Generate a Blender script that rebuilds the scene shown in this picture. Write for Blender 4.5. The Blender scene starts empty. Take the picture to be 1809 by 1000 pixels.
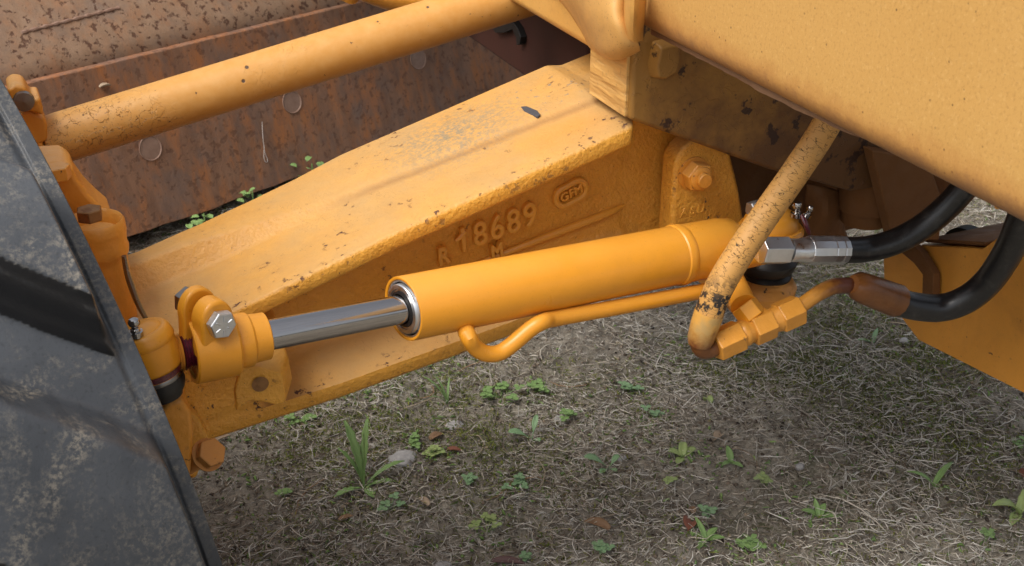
import bpy, bmesh, math, random
import numpy as np
from mathutils import Vector, Matrix
random.seed(7); RNG = np.random.default_rng(7)
S = bpy.context.scene
COL = S.collection
R_ = math.radians

# ------------------------------------------------------------------ camera, sky, sun, exposure
CAM_H, PITCH, YAW, FPX = 1.15, R_(27), R_(23), 2184.0      # world X runs along the front axle, Y towards the rear of the machine
cam_d = bpy.data.cameras.new('camera'); cam = bpy.data.objects.new('camera', cam_d); COL.objects.link(cam)
cam.location = (0, 0, CAM_H)
cam.rotation_euler = (R_(90) - PITCH, 0, -YAW)
cam_d.sensor_fit = 'HORIZONTAL'; cam_d.angle_x = 2*math.atan(904.5/FPX)
cam_d.clip_start = 0.02; cam_d.clip_end = 600
cam_d.dof.use_dof = True; cam_d.dof.focus_distance = 1.30; cam_d.dof.aperture_fstop = 20.0
S.camera = cam

SUN_EL, SUN_AZ = R_(56), R_(-110)        # azimuth from +Y towards +X
W = bpy.data.worlds.new('World'); S.world = W; W.use_nodes = True
wn, wl = W.node_tree.nodes, W.node_tree.links
sky = wn.new('ShaderNodeTexSky'); sky.sky_type = 'NISHITA'; sky.sun_disc = False
sky.sun_elevation = SUN_EL; sky.sun_rotation = SUN_AZ
sky.air_density = 1.0; sky.dust_density = 5.0; sky.ozone_density = 1.0
hs = wn.new('ShaderNodeHueSaturation'); hs.inputs['Saturation'].default_value = 0.35
wl.new(sky.outputs[0], hs.inputs['Color']); wl.new(hs.outputs[0], wn['Background'].inputs['Color'])
wn['Background'].inputs['Strength'].default_value = 0.13
sd = bpy.data.lights.new('sun', 'SUN'); sun = bpy.data.objects.new('sun', sd); COL.objects.link(sun)
sd.energy = 1.5; sd.angle = R_(40); sd.color = (1.0, 0.95, 0.88)
sdir = Vector((math.sin(SUN_AZ)*math.cos(SUN_EL), math.cos(SUN_AZ)*math.cos(SUN_EL), math.sin(SUN_EL)))
sun.rotation_euler = sdir.to_track_quat('Z', 'Y').to_euler()
S.view_settings.view_transform = 'Standard'; S.view_settings.look = 'None'
S.view_settings.gamma = 1.0; S.view_settings.use_curve_mapping = False
S.view_settings.exposure = 0.54
S.render.engine = 'CYCLES'
S.render.resolution_x = 1024; S.render.resolution_y = 566

# ------------------------------------------------------------------ helpers
_f = Vector((math.sin(YAW), math.cos(YAW), 0)); _r = Vector((math.cos(YAW), -math.sin(YAW), 0)); _z = Vector((0, 0, 1))
_fw = math.cos(PITCH)*_f - math.sin(PITCH)*_z; _up = math.sin(PITCH)*_f + math.cos(PITCH)*_z
def at(px, py, x=None, y=None, z=None, t=None):
    """sight line of the survey photograph met with a real plane (x, y or z = const) or a distance t"""
    d = _fw + _r*((px-904.5)/FPX) - _up*((py-500.0)/FPX); o = Vector((0, 0, CAM_H))
    if x is not None: t = (x-o.x)/d.x
    elif y is not None: t = (y-o.y)/d.y
    elif z is not None: t = (z-o.z)/d.z
    return o + d*t

def frame_of(axis, hint=None):
    a = Vector(axis).normalized()
    h = Vector(hint) if hint is not None else (Vector((0, 0, 1)) if abs(a.z) < .9 else Vector((1, 0, 0)))
    u = (h - a*h.dot(a)).normalized(); w = a.cross(u)
    return a, u, w

class MB:
    def __init__(s): s.v = []; s.f = []
    def add(s, vs, fs):
        b = len(s.v); s.v += [tuple(p) for p in vs]; s.f += [tuple(i+b for i in f) for f in fs]; return s
    def lathe(s, p0, axis, prof, n=32, hint=None, cap=True, rot=0):
        a, u, w = frame_of(axis, hint); p0 = Vector(p0); vs = []; fs = []
        for (h, r) in prof:
            for k in range(n):
                t = 2*math.pi*k/n + rot
                vs.append(p0 + a*h + (u*math.cos(t) + w*math.sin(t))*r)
        m = len(prof)
        for i in range(m-1):
            for k in range(n):
                k2 = (k+1) % n; fs.append((i*n+k, i*n+k2, (i+1)*n+k2, (i+1)*n+k))
        if cap:
            if prof[0][1] > 1e-5: fs.append(tuple(range(n-1, -1, -1)))
            if prof[-1][1] > 1e-5: fs.append(tuple((m-1)*n+k for k in range(n)))
        return s.add(vs, fs)
    def hexa(s, p0, axis, length, r, hint=None, rot=0, ch=.12):
        return s.lathe(p0, axis, [(0, r*(1-ch*.7)), (r*ch*.6, r), (length-r*ch*.6, r), (length, r*(1-ch*.7))], 6, hint, True, rot)
    def tube(s, pts, rad, n=16, cap=True, smooth=0):
        P = [Vector(p) for p in pts]
        if not hasattr(rad, '__len__'): rad = [rad]*len(P)
        rad = list(rad)
        if smooth:
            Q = []; RR = []
            for i in range(len(P)-1):
                p0 = P[max(i-1, 0)]; p1 = P[i]; p2 = P[i+1]; p3 = P[min(i+2, len(P)-1)]
                for k in range(smooth):
                    t = k/smooth
                    Q.append(.5*((2*p1)+(p2-p0)*t+(2*p0-5*p1+4*p2-p3)*t*t+(3*p1-p0-3*p2+p3)*t**3))
                    RR.append(rad[i]*(1-t)+rad[i+1]*t)
            Q.append(P[-1]); RR.append(rad[-1]); P, rad = Q, RR
        m = len(P); vs = []; fs = []; u = None
        for i in range(m):
            t = (P[min(i+1, m-1)]-P[max(i-1, 0)]).normalized()
            if u is None: _, u, w = frame_of(t)
            u = (u - t*u.dot(t)).normalized(); w = t.cross(u)
            for k in range(n):
                g = 2*math.pi*k/n; vs.append(P[i]+(u*math.cos(g)+w*math.sin(g))*rad[i])
        for i in range(m-1):
            for k in range(n):
                k2 = (k+1) % n; fs.append((i*n+k, i*n+k2, (i+1)*n+k2, (i+1)*n+k))
        if cap: fs += [tuple(range(n-1, -1, -1)), tuple((m-1)*n+k for k in range(n))]
        return s.add(vs, fs)
    def prism(s, poly, ext):
        e = Vector(ext); n = len(poly); vs = [Vector(p) for p in poly]; vs += [v+e for v in vs]
        fs = [tuple(range(n)), tuple(range(2*n-1, n-1, -1))] + [(i, (i+1) % n, (i+1) % n+n, i+n) for i in range(n)]
        return s.add(vs, fs)
    def box(s, lo, hi):
        x0, y0, z0 = lo; x1, y1, z1 = hi
        return s.prism([(x0, y0, z0), (x1, y0, z0), (x1, y1, z0), (x0, y1, z0)], (0, 0, z1-z0))
    def grid(s, rows, closed=False):
        m, n = len(rows), len(rows[0]); vs = [p for r in rows for p in r]; fs = []
        for i in range(m-1):
            for k in range(n if closed else n-1):
                k2 = (k+1) % n; fs.append((i*n+k, i*n+k2, (i+1)*n+k2, (i+1)*n+k))
        return s.add(vs, fs)
    def loft(s, secs):
        n = len(secs[0]); m = len(secs); s.grid(secs, True); b = len(s.v)-n*m
        s.f += [tuple(b+k for k in range(n)), tuple(b+(m-1)*n+k for k in range(n-1, -1, -1))]; return s
    def build(s, name, mat, parent=None, sharp=35, bevel=0, seg=2, solid=0, sub=0, flat=False):
        return mesh_obj(name, s.v, s.f, mat, parent, sharp, bevel, seg, solid, sub, flat)

def mesh_obj(name, v, f, mat, parent=None, sharp=35, bevel=0, seg=2, solid=0, sub=0, flat=False, recalc=True):
    V = np.array([tuple(p) for p in v], float)
    c = (V.min(0)+V.max(0))/2
    me = bpy.data.meshes.new(name); me.from_pydata([tuple(p) for p in (V-c)], [], f)
    if recalc:
        bm = bmesh.new(); bm.from_mesh(me); bmesh.ops.recalc_face_normals(bm, faces=bm.faces); bm.to_mesh(me); bm.free()
    if not flat:
        me.shade_smooth()
        if not bevel: me.set_sharp_from_angle(angle=R_(sharp))
    me.materials.append(mat)
    o = bpy.data.objects.new(name, me); COL.objects.link(o); o.location = Vector(c)
    if solid:
        m = o.modifiers.new('thickness', 'SOLIDIFY'); m.thickness = solid; m.offset = 0
    if bevel:
        m = o.modifiers.new('bevel', 'BEVEL'); m.width = bevel; m.segments = seg; m.limit_method = 'ANGLE'; m.angle_limit = R_(sharp)
        m.harden_normals = True
    if sub:
        m = o.modifiers.new('sub', 'SUBSURF'); m.levels = sub; m.render_levels = sub
    if parent is not None: adopt(o, parent)
    return o
def abs_loc(o):
    l = Vector(o.location)
    if o.parent: l = l + abs_loc(o.parent)
    return l
def adopt(o, parent):
    w = Vector(o.location); o.parent = parent; o.location = w - abs_loc(parent); return o
def tag(o, label=None, cat=None, group=None, kind=None):
    if label: o['label'] = label
    if cat: o['category'] = cat
    if group: o['group'] = group
    if kind: o['kind'] = kind
    return o
def thing(name, loc, label, cat, group=None):
    o = bpy.data.objects.new(name, None); COL.objects.link(o); o.location = Vector(loc); o.empty_display_size = .05
    return tag(o, label, cat, group)
def lerp(x, xp, fp): return float(np.interp(x, xp, fp))
def smooth(t): t = min(max(t, 0), 1); return t*t*(3-2*t)
def noise1(x, seed=0):
    return math.sin(x*1.7+seed)*.5+math.sin(x*3.9+seed*2.1)*.3+math.sin(x*8.3+seed*.7)*.2

# ------------------------------------------------------------------ materials
class NT:
    def __init__(s, name):
        s.m = bpy.data.materials.new(name); s.m.use_nodes = True; s.n = s.m.node_tree.nodes; s.l = s.m.node_tree.links
        s.b = s.n['Principled BSDF']; s.co = s.n.new('ShaderNodeTexCoord')
        s.geo = None
    def pos(s, scale=(1, 1, 1), rot=(0, 0, 0), src='W'):
        mp = s.n.new('ShaderNodeMapping'); mp.inputs['Scale'].default_value = scale; mp.inputs['Rotation'].default_value = rot
        if src == 'W':
            if not s.geo: s.geo = s.n.new('ShaderNodeNewGeometry')
            s.l.new(s.geo.outputs['Position'], mp.inputs[0])
        else: s.l.new(s.co.outputs['Object'], mp.inputs[0])
        return mp.outputs[0]
    def noise(s, scale, detail=4, rough=.55, vec=None, dist=0):
        n = s.n.new('ShaderNodeTexNoise'); n.inputs['Scale'].default_value = scale; n.inputs['Detail'].default_value = detail
        n.inputs['Roughness'].default_value = rough; n.inputs['Distortion'].default_value = dist
        s.l.new(vec if vec is not None else s.pos(), n.inputs['Vector']); return n.outputs['Fac']
    def voro(s, scale, feature='F1', vec=None, out='Distance', rand=1):
        n = s.n.new('ShaderNodeTexVoronoi'); n.feature = feature; n.inputs['Scale'].default_value = scale; n.inputs['Randomness'].default_value = rand
        s.l.new(vec if vec is not None else s.pos(), n.inputs['Vector']); return n.outputs[out]
    def ramp(s, fac, stops, interp='LINEAR'):
        n = s.n.new('ShaderNodeValToRGB'); e = n.color_ramp; e.interpolation = interp
        while len(e.elements) < len(stops): e.elements.new(.5)
        for i, (p, c) in enumerate(stops):
            e.elements[i].position = p
            e.elements[i].color = (c, c, c, 1) if not hasattr(c, '__len__') else (*c, 1)
        s.l.new(fac, n.inputs[0]); return n.outputs[0]
    def mix(s, fac, a, b, mode='MIX'):
        n = s.n.new('ShaderNodeMix'); n.data_type = 'RGBA'; n.blend_type = mode
        for sk, v in ((n.inputs[0], fac), (n.inputs[6], a), (n.inputs[7], b)):
            if hasattr(v, 'is_linked'): s.l.new(v, sk)
            elif hasattr(v, '__len__'): sk.default_value = (*v, 1)
            else: sk.default_value = v if sk.type == 'VALUE' else (v, v, v, 1)
        return n.outputs[2]
    def math(s, op, a, b=0, clamp=False):
        n = s.n.new('ShaderNodeMath'); n.operation = op; n.use_clamp = clamp
        for sk, v in zip(n.inputs, (a, b)):
            if hasattr(v, 'is_linked'): s.l.new(v, sk)
            else: sk.default_value = v
        return n.outputs[0]
    def normal_z(s):
        if not s.geo: s.geo = s.n.new('ShaderNodeNewGeometry')
        n = s.n.new('ShaderNodeSeparateXYZ'); s.l.new(s.geo.outputs['Normal'], n.inputs[0]); return n.outputs[2]
    def pos_xyz(s, i):
        if not s.geo: s.geo = s.n.new('ShaderNodeNewGeometry')
        n = s.n.new('ShaderNodeSeparateXYZ'); s.l.new(s.geo.outputs['Position'], n.inputs[0]); return n.outputs[i]
    def bump(s, h, strength=.3, dist=.002, prev=None):
        n = s.n.new('ShaderNodeBump'); n.inputs['Strength'].default_value = strength; n.inputs['Distance'].default_value = dist
        s.l.new(h, n.inputs['Height'])
        if prev is not None: s.l.new(prev, n.inputs['Normal'])
        return n.outputs[0]
    def done(s, color=None, rough=None, normal=None, metal=None, spec=None, coat=None, trans=None):
        for key, v in (('Base Color', color), ('Roughness', rough), ('Normal', normal), ('Metallic', metal), ('Specular IOR Level', spec), ('Coat Weight', coat)):
            if v is None: continue
            sk = s.b.inputs[key]
            if hasattr(v, 'is_linked'): s.l.new(v, sk)
            elif hasattr(v, '__len__'): sk.default_value = (*v, 1)
            else: sk.default_value = v
        return s.m

def paint(name, c1, c2, rough=.42, cast=0.0, cast_scale=220, chips=0.0, chip_col=(.05, .025, .015), dust=0.0,
          dust_col=(.55, .36, .17), stain=0.0, stain_col=(.30, .12, .03), speck=0.0, peel=.05, rust=0.0):
    k = NT(name)
    base = k.mix(k.noise(9, 5, .6), c1, c2)
    base = k.mix(k.ramp(k.noise(60, 4, .6), [(.35, 0), (.7, .35)]), base, tuple(x*.82 for x in c1))
    if dust:
        up = k.ramp(k.normal_z(), [(.25, 0), (.9, 1)])
        dm = k.math('MULTIPLY', up, k.ramp(k.noise(14, 6, .65), [(.30, dust*.35), (.68, dust)]))
        base = k.mix(dm, base, dust_col)
    if stain:
        st = k.ramp(k.noise(6, 6, .7, dist=.6), [(.5, 0), (.75, stain)])
        base = k.mix(st, base, stain_col)
    if speck:
        sp = k.ramp(k.noise(480, 2, .5), [(.62, 0), (.72, speck)])
        base = k.mix(sp, base, (.20, .10, .03))
        sp2 = k.ramp(k.voro(75), [(.05, speck), (.09, 0)])
        sp2 = k.math('MULTIPLY', sp2, k.ramp(k.noise(30, 2), [(.52, 0), (.6, 1)]))
        base = k.mix(sp2, base, (.10, .05, .02))
    rg = k.ramp(k.noise(40, 4), [(.3, rough*.85), (.75, min(rough*1.3, 1))])
    h = k.noise(900, 2, .5); nrm = k.bump(h, peel, .0006)
    if cast:
        nrm = k.bump(k.noise(cast_scale, 4, .6), cast, .0040, nrm)
        nrm = k.bump(k.noise(cast_scale*.3, 3, .55), cast*.8, .008, nrm)
    if chips:
        cm = k.math('MULTIPLY', k.ramp(k.noise(110, 5, .6), [(.63, 0), (.655, 1)]), k.ramp(k.noise(17, 3, .6), [(.60-.2*chips, 0), (.70-.2*chips, 1)]))
        base = k.mix(cm, base, k.mix(k.noise(300, 3), chip_col, tuple(x*2.2 for x in chip_col)))
        rg = k.mix(cm, rg, .85)
        nrm = k.bump(k.math('SUBTRACT', 1.0, cm), .6, .0008, nrm)
    if rust:
        z = k.ramp(k.noise(25, 6, .7), [(.45, 0), (.65, rust)]); base = k.mix(z, base, (.13, .035, .01))
    return k.done(base, rg, nrm, spec=.45)

M = {}
def axle_paint():
    k = NT('paint_cast')
    base = k.mix(k.noise(9, 5, .6), (.76, .370, .048), (.70, .325, .042))
    base = k.mix(k.ramp(k.noise(60, 4, .6), [(.35, 0), (.7, .35)]), base, (.54, .23, .035))
    up = k.ramp(k.normal_z(), [(.35, 0), (.92, 1)])
    dm = k.math('MULTIPLY', up, k.ramp(k.noise(8, 6, .65), [(.28, .35), (.62, .95)]))
    base = k.mix(dm, base, k.mix(k.noise(30, 5, .6), (.52, .315, .118), (.44, .255, .090)))
    # dirt flecks and hair scratches
    fl = k.ramp(k.noise(330, 3, .6), [(.66, 0), (.72, .7)]); base = k.mix(k.math('MULTIPLY', fl, k.ramp(k.noise(26, 3), [(.45, 0), (.6, 1)])), base, (.13, .065, .03))
    sc = k.ramp(k.noise(140, 2, .5, k.pos((1.0, .35, 1.0), (0, 0, .6))), [(.495, 0), (.5, .8), (.505, 0)])
    base = k.mix(k.math('MULTIPLY', sc, k.ramp(k.noise(34, 2), [(.56, 0), (.62, 1)])), base, (.20, .10, .04))
    # grey green lichen towards the middle of the top
    vd = k.n.new('ShaderNodeVectorMath'); vd.operation = 'DISTANCE'; k.l.new(k.pos((1, 1.4, 1)), vd.inputs[0]); vd.inputs[1].default_value = (.475, 1.4*1.275, .64)
    li = k.math('MULTIPLY', k.ramp(vd.outputs['Value'], [(.02, 1), (.12, 0)]), k.ramp(k.noise(210, 5, .75), [(.42, 0), (.60, .85)]))
    base = k.mix(li, base, k.mix(k.noise(40, 3), (.15, .155, .10), (.20, .205, .19)))
    vd2 = k.n.new('ShaderNodeVectorMath'); vd2.operation = 'DISTANCE'; k.l.new(k.pos(), vd2.inputs[0]); vd2.inputs[1].default_value = (.60, 1.30, .70)
    li2 = k.math('MULTIPLY', k.ramp(vd2.outputs['Value'], [(.03, 1), (.10, 0)]), k.ramp(k.noise(75, 4, .7), [(.60, 0), (.66, .9)]))
    base = k.mix(li2, base, (.13, .16, .17))
    vd3 = k.n.new('ShaderNodeVectorMath'); vd3.operation = 'DISTANCE'; k.l.new(k.pos(), vd3.inputs[0]); vd3.inputs[1].default_value = (.565, 1.185, .67)
    base = k.mix(k.math('MULTIPLY', k.ramp(vd3.outputs['Value'], [(.02, .75), (.065, 0)]), k.ramp(k.noise(20, 4), [(.3, .4), (.6, 1)])), base, (.58, .27, .05))
    cx_ = k.math('ABSOLUTE', k.math('SUBTRACT', k.math('ADD', k.pos_xyz(1), k.math('ADD', k.math('MULTIPLY', k.math('SUBTRACT', k.pos_xyz(0), .40), .09), k.math('MULTIPLY', k.math('SUBTRACT', k.noise(50, 3), .5), .006))), 1.2345))
    cd = k.math('MULTIPLY', k.ramp(k.math('MULTIPLY', cx_, 100.0), [(.1, .55), (.75, 0)]), k.math('MULTIPLY', up, k.ramp(k.pos_xyz(0), [(.28, 0), (.36, 1)])))
    base = k.mix(cd, base, (.26, .125, .04))
    # paint knocked off along the front edge
    yy = k.pos_xyz(1); ed = k.ramp(k.math('MULTIPLY', k.math('SUBTRACT', yy, 1.10), 10.0), [(.28, 0), (.31, 1), (.40, 1), (.52, 0)])
    cm = k.math('MULTIPLY', k.ramp(k.noise(120, 5, .65), [(.60, 0), (.625, 1)]), k.math('MAXIMUM', k.math('MULTIPLY', ed, k.ramp(k.noise(22, 3), [(.46, 0), (.56, 1)])), k.ramp(k.noise(15, 3, .6), [(.60, 0), (.68, 1)])))
    base = k.mix(cm, base, k.mix(k.noise(300, 3), (.06, .028, .018), (.16, .075, .05)))
    rg = k.mix(cm, k.mix(dm, .36, .62), .85)
    nrm = k.bump(k.noise(900, 2, .5), .06, .0006)
    rough_up = k.mix(up, .62, .22)
    b1 = k.n.new('ShaderNodeBump'); b1.inputs['Distance'].default_value = .0045; k.l.new(rough_up, b1.inputs['Strength']); k.l.new(k.noise(190, 4, .6), b1.inputs['Height']); k.l.new(nrm, b1.inputs['Normal'])
    nrm = k.bump(k.noise(45, 3, .55), .14, .008, b1.outputs[0])
    nrm = k.bump(k.math('SUBTRACT', 1.0, cm), .7, .0012, nrm)
    return k.done(base, rg, nrm, spec=.42)
M['cast'] = axle_paint()
M['glyph'] = paint('paint_glyph', (.76, .370, .048), (.70, .325, .042), .34, cast=.12, chips=.2)
M['arm'] = paint('paint_knuckle', (.70, .29, .035), (.62, .25, .03), .38, cast=.28, cast_scale=130, chips=.25, dust=.6, dust_col=(.62, .38, .15), stain=.25, stain_col=(.40, .19, .06))
M['fresh'] = paint('paint_fresh', (.74, .305, .020), (.68, .27, .018), .32, peel=.05, dust=.30, dust_col=(.66, .36, .09), stain=.18, stain_col=(.45, .19, .03), speck=.10)
M['fit'] = paint('paint_fitting', (.68, .29, .035), (.52, .23, .04), .36, cast=.18, cast_scale=120, chips=.35, chip_col=(.09, .05, .03), stain=.45, stain_col=(.28, .13, .04))
def bar_paint():
    k = NT('paint_bar')
    base = k.mix(k.noise(12, 5, .6), (.60, .31, .075), (.52, .25, .055))
    base = k.mix(k.ramp(k.noise(70, 5, .65), [(.40, 0), (.7, .4)]), base, (.62, .36, .13))
    lm = k.ramp(k.math('ADD', k.math('MULTIPLY', k.pos_xyz(0), -1.4), k.noise(7, 3, .6)), [(.05, 0), (.32, 1)])
    n = k.noise(62, 3, .6, dist=.5); band = k.ramp(n, [(.485, 0), (.50, 1), (.515, 0)]); plate_ = k.ramp(n, [(.49, 0), (.51, 1)])
    band = k.math('MULTIPLY', band, lm)
    base = k.mix(k.math('MULTIPLY', band, .75), base, (.16, .09, .035))
    sp = k.math('MULTIPLY', k.ramp(k.noise(420, 3, .6), [(.60, 0), (.68, .8)]), lm); base = k.mix(sp, base, (.20, .11, .05))
    vo = k.ramp(k.voro(26), [(.05, 1), (.075, 0)])
    gm = k.ramp(k.noise(9, 2), [(.50, 0), (.54, 1)]); chip = k.math('MULTIPLY', vo, gm)
    chip = k.math('MAXIMUM', chip, k.ramp(k.noise(90, 5, .65), [(.685, 0), (.70, 1)]))
    base = k.mix(chip, base, (.10, .065, .045))
    nrm = k.bump(k.noise(600, 2), .08, .0008); nrm = k.bump(k.math('MULTIPLY', plate_, lm), .55, .0022, nrm); nrm = k.bump(k.math('SUBTRACT', 1.0, chip), .6, .0015, nrm)
    nrm = k.bump(k.noise(18, 3), .2, .008, nrm)
    return k.done(base, k.mix(chip, .48, .85), nrm, spec=.4)
M['bar'] = bar_paint()
M['frame'] = paint('paint_frame', (.62, .35, .105), (.56, .29, .08), .52, speck=.6, stain=.7, stain_col=(.30, .16, .07), peel=.25, cast=.12, cast_scale=40)
M['block'] = paint('paint_block', (.62, .34, .09), (.56, .28, .06), .5, cast=.10, cast_scale=90, stain=.5, stain_col=(.22, .09, .03), speck=.3)
M['plate'] = paint('paint_plate', (.72, .33, .055), (.66, .28, .042), .42, stain=.6, stain_col=(.40, .17, .035), speck=.2, chips=.05, peel=.15)
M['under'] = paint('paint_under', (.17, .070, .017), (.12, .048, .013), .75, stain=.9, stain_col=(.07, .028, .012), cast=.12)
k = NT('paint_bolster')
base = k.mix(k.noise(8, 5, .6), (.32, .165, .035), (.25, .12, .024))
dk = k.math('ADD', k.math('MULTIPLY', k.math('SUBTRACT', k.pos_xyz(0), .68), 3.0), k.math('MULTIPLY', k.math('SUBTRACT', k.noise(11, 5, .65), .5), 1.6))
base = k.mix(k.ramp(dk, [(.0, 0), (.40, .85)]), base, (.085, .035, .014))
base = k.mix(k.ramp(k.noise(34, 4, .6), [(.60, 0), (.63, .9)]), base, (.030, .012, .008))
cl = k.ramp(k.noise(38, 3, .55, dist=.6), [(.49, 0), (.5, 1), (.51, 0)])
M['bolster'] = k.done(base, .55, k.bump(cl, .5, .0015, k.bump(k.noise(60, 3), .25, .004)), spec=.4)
k = NT('paint_rusting')
rz = k.ramp(k.math('ADD', k.math('MULTIPLY', k.math('SUBTRACT', k.pos_xyz(2), .478), 22.0), k.math('MULTIPLY', k.math('SUBTRACT', k.noise(60, 5, .7), .5), 1.4)), [(.05, 1), (.75, 0)])
base = k.mix(rz, k.mix(k.ramp(k.noise(60, 4), [(.45, 0), (.65, .6)]), (.56, .29, .06), (.30, .22, .10)), (.12, .03, .01))
M['fitrust'] = k.done(base, .42, k.bump(k.noise(90, 4), .3, .002))

def metal(name, col, rough, streak=0, streak_dir=(1, 1, 1), bump=.0, rust=0):
    k = NT(name); v = k.pos(streak_dir)
    n = k.noise(80, 4, .6, v)
    c = k.mix(n, col, tuple(x*.75 for x in col))
    if rust: c = k.mix(k.ramp(k.noise(50, 5, .7), [(.5, 0), (.7, rust)]), c, (.12, .04, .015))
    rg = k.ramp(n, [(.3, rough*.7), (.7, rough*1.4)])
    return k.done(c, rg, k.bump(k.noise(400, 3), bump, .0005) if bump else None, metal=1.0)
M['chrome'] = metal('chrome_rod', (.46, .44, .43), .11, streak_dir=(.15, 8, 8))
M['zinc'] = metal('zinc_plate', (.74, .76, .78), .45, bump=.2)
M['silver'] = metal('crimped_steel', (.80, .82, .84), .36, bump=.12)
M['steel'] = metal('dark_steel', (.30, .29, .28), .35, bump=.1)
M['rustbolt'] = metal('rusty_bolt', (.34, .19, .09), .6, bump=.3, rust=.7)
def simple(name, col, rough, col2=None, scale=40, bump=0, spec=.5):
    k = NT(name); c = k.mix(k.noise(scale, 5, .6), col, col2 or tuple(x*.7 for x in col))
    return k.done(c, rough, k.bump(k.noise(scale*6, 3), bump, .001) if bump else None, spec=spec)
k = NT('hose_rubber')
sc = k.ramp(k.noise(70, 5, .75), [(.52, 0), (.72, .5)])
M['hose'] = k.done(k.mix(sc, (.012, .012, .013), (.075, .072, .066)), k.mix(sc, .30, .62), k.bump(k.noise(500, 2, .5, k.pos((1, 1, 1), (.5, .5, .3))), .15, .0008), spec=.5)
M['boot'] = simple('rubber_boot', (.012, .011, .011), .45)
M['grease'] = simple('red_grease', (.16, .008, .016), .12, (.035, .012, .025), 160, .5, .8)
M['black'] = simple('black_iron_and_gap_shade', (.008, .008, .008), .6)
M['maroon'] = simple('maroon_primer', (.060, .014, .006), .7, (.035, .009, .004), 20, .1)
M['rustferrule'] = simple('rusted_ferrule', (.055, .016, .006), .30, (.24, .09, .02), 38, .35)
k = NT('half_rusted_pipe')
g = k.ramp(k.math('ADD', k.math('MULTIPLY', k.math('SUBTRACT', k.pos_xyz(0), .765), 14.0), k.math('MULTIPLY', k.math('SUBTRACT', k.noise(60, 4), .5), .8)), [(.15, 0), (.75, 1)])
M['rustpipe'] = k.done(k.mix(g, (.50, .22, .03), (.085, .022, .008)), .35, k.bump(k.noise(300, 3), .2, .001))

M['rustpaint'] = paint('paint_rusty_bolt', (.52, .23, .05), (.40, .16, .04), .5, cast=.15, stain=.8, stain_col=(.14, .05, .02), chips=.3)
M['weldlip'] = paint('paint_lip', (.24, .13, .065), (.16, .08, .04), .7, cast=.25, cast_scale=150, stain=.5, stain_col=(.12, .055, .03))
k = NT('paint_sawn_block')
base = k.mix(k.noise(14, 5, .6), (.66, .39, .125), (.60, .33, .09))
base = k.mix(k.ramp(k.noise(120, 3), [(.62, 0), (.72, .5)]), base, (.30, .15, .05))
gr = k.noise(70, 3, .5, k.pos((.2, .25, 1.6), (.42, 0, 0)))
base = k.mix(k.ramp(gr, [(.44, .45), (.52, 0)]), base, (.40, .215, .07))
M['blockend'] = k.done(base, .5, k.bump(gr, .9, .006), spec=.4)
# cracked paint over a hose
k = NT('cracked_paint_hose')
m0 = k.n.new('ShaderNodeMapping'); m0.inputs['Rotation'].default_value = (0, R_(-29), 0); k.l.new(k.pos(), m0.inputs[0])
m1 = k.n.new('ShaderNodeMapping'); m1.inputs['Scale'].default_value = (.8, .8, 2.3); k.l.new(m0.outputs[0], m1.inputs[0]); v = m1.outputs[0]
vv = k.n.new('ShaderNodeVectorMath'); vv.operation = 'ADD'; k.l.new(v, vv.inputs[0])
ww = k.n.new('ShaderNodeVectorMath'); ww.operation = 'SCALE'; ww.inputs[3].default_value = .014
nn = k.n.new('ShaderNodeTexNoise'); nn.inputs['Scale'].default_value = 90; nn.inputs['Detail'].default_value = 4; k.l.new(v, nn.inputs['Vector']); k.l.new(nn.outputs['Color'], ww.inputs[0]); k.l.new(ww.outputs[0], vv.inputs[1])
cr = k.voro(120, 'DISTANCE_TO_EDGE', vv.outputs[0])
cm = k.ramp(cr, [(.012, 1), (.036, 0)])
cm = k.math('MULTIPLY', cm, k.ramp(k.noise(150, 4, .6), [(.44, 0), (.58, 1)]))
zlow = k.ramp(k.pos_xyz(2), [(.505, 0), (.512, 1), (.545, 1), (.570, 0)])
bare = k.math('MULTIPLY', k.ramp(k.noise(110, 5, .7), [(.50, 0), (.55, 1)]), zlow)
bare = k.math('MAXIMUM', bare, k.ramp(k.noise(95, 4, .6), [(.69, 0), (.71, 1)]))
base = k.mix(k.noise(30, 4), (.58, .31, .085), (.48, .24, .06))
base = k.mix(k.ramp(k.noise(12, 5, .7), [(.52, 0), (.75, .5)]), base, (.32, .24, .11))
dk = k.math('MAXIMUM', cm, bare)
M['crackhose'] = k.done(k.mix(dk, base, (.018, .014, .012)), .55, k.bump(k.math('SUBTRACT', 1.0, dk), .7, .0012))

# tyre rubber with dried mud
k = NT('tyre_rubber')
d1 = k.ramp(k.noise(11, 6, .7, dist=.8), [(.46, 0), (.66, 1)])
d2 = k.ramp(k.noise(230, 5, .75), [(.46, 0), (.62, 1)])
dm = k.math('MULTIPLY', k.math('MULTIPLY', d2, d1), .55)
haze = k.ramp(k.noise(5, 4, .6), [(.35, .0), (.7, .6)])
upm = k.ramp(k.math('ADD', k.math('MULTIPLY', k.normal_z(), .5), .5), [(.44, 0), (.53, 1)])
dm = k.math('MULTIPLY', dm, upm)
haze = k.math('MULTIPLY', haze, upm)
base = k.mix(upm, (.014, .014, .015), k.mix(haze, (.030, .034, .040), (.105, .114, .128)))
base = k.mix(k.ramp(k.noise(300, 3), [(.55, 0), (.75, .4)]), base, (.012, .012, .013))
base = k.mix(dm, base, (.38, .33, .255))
M['tyre'] = k.done(base, k.mix(dm, .48, .9), k.bump(k.noise(330, 5, .7), .28, .0012, k.bump(k.noise(40, 4, .6), .08, .003)), spec=.4)

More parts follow.
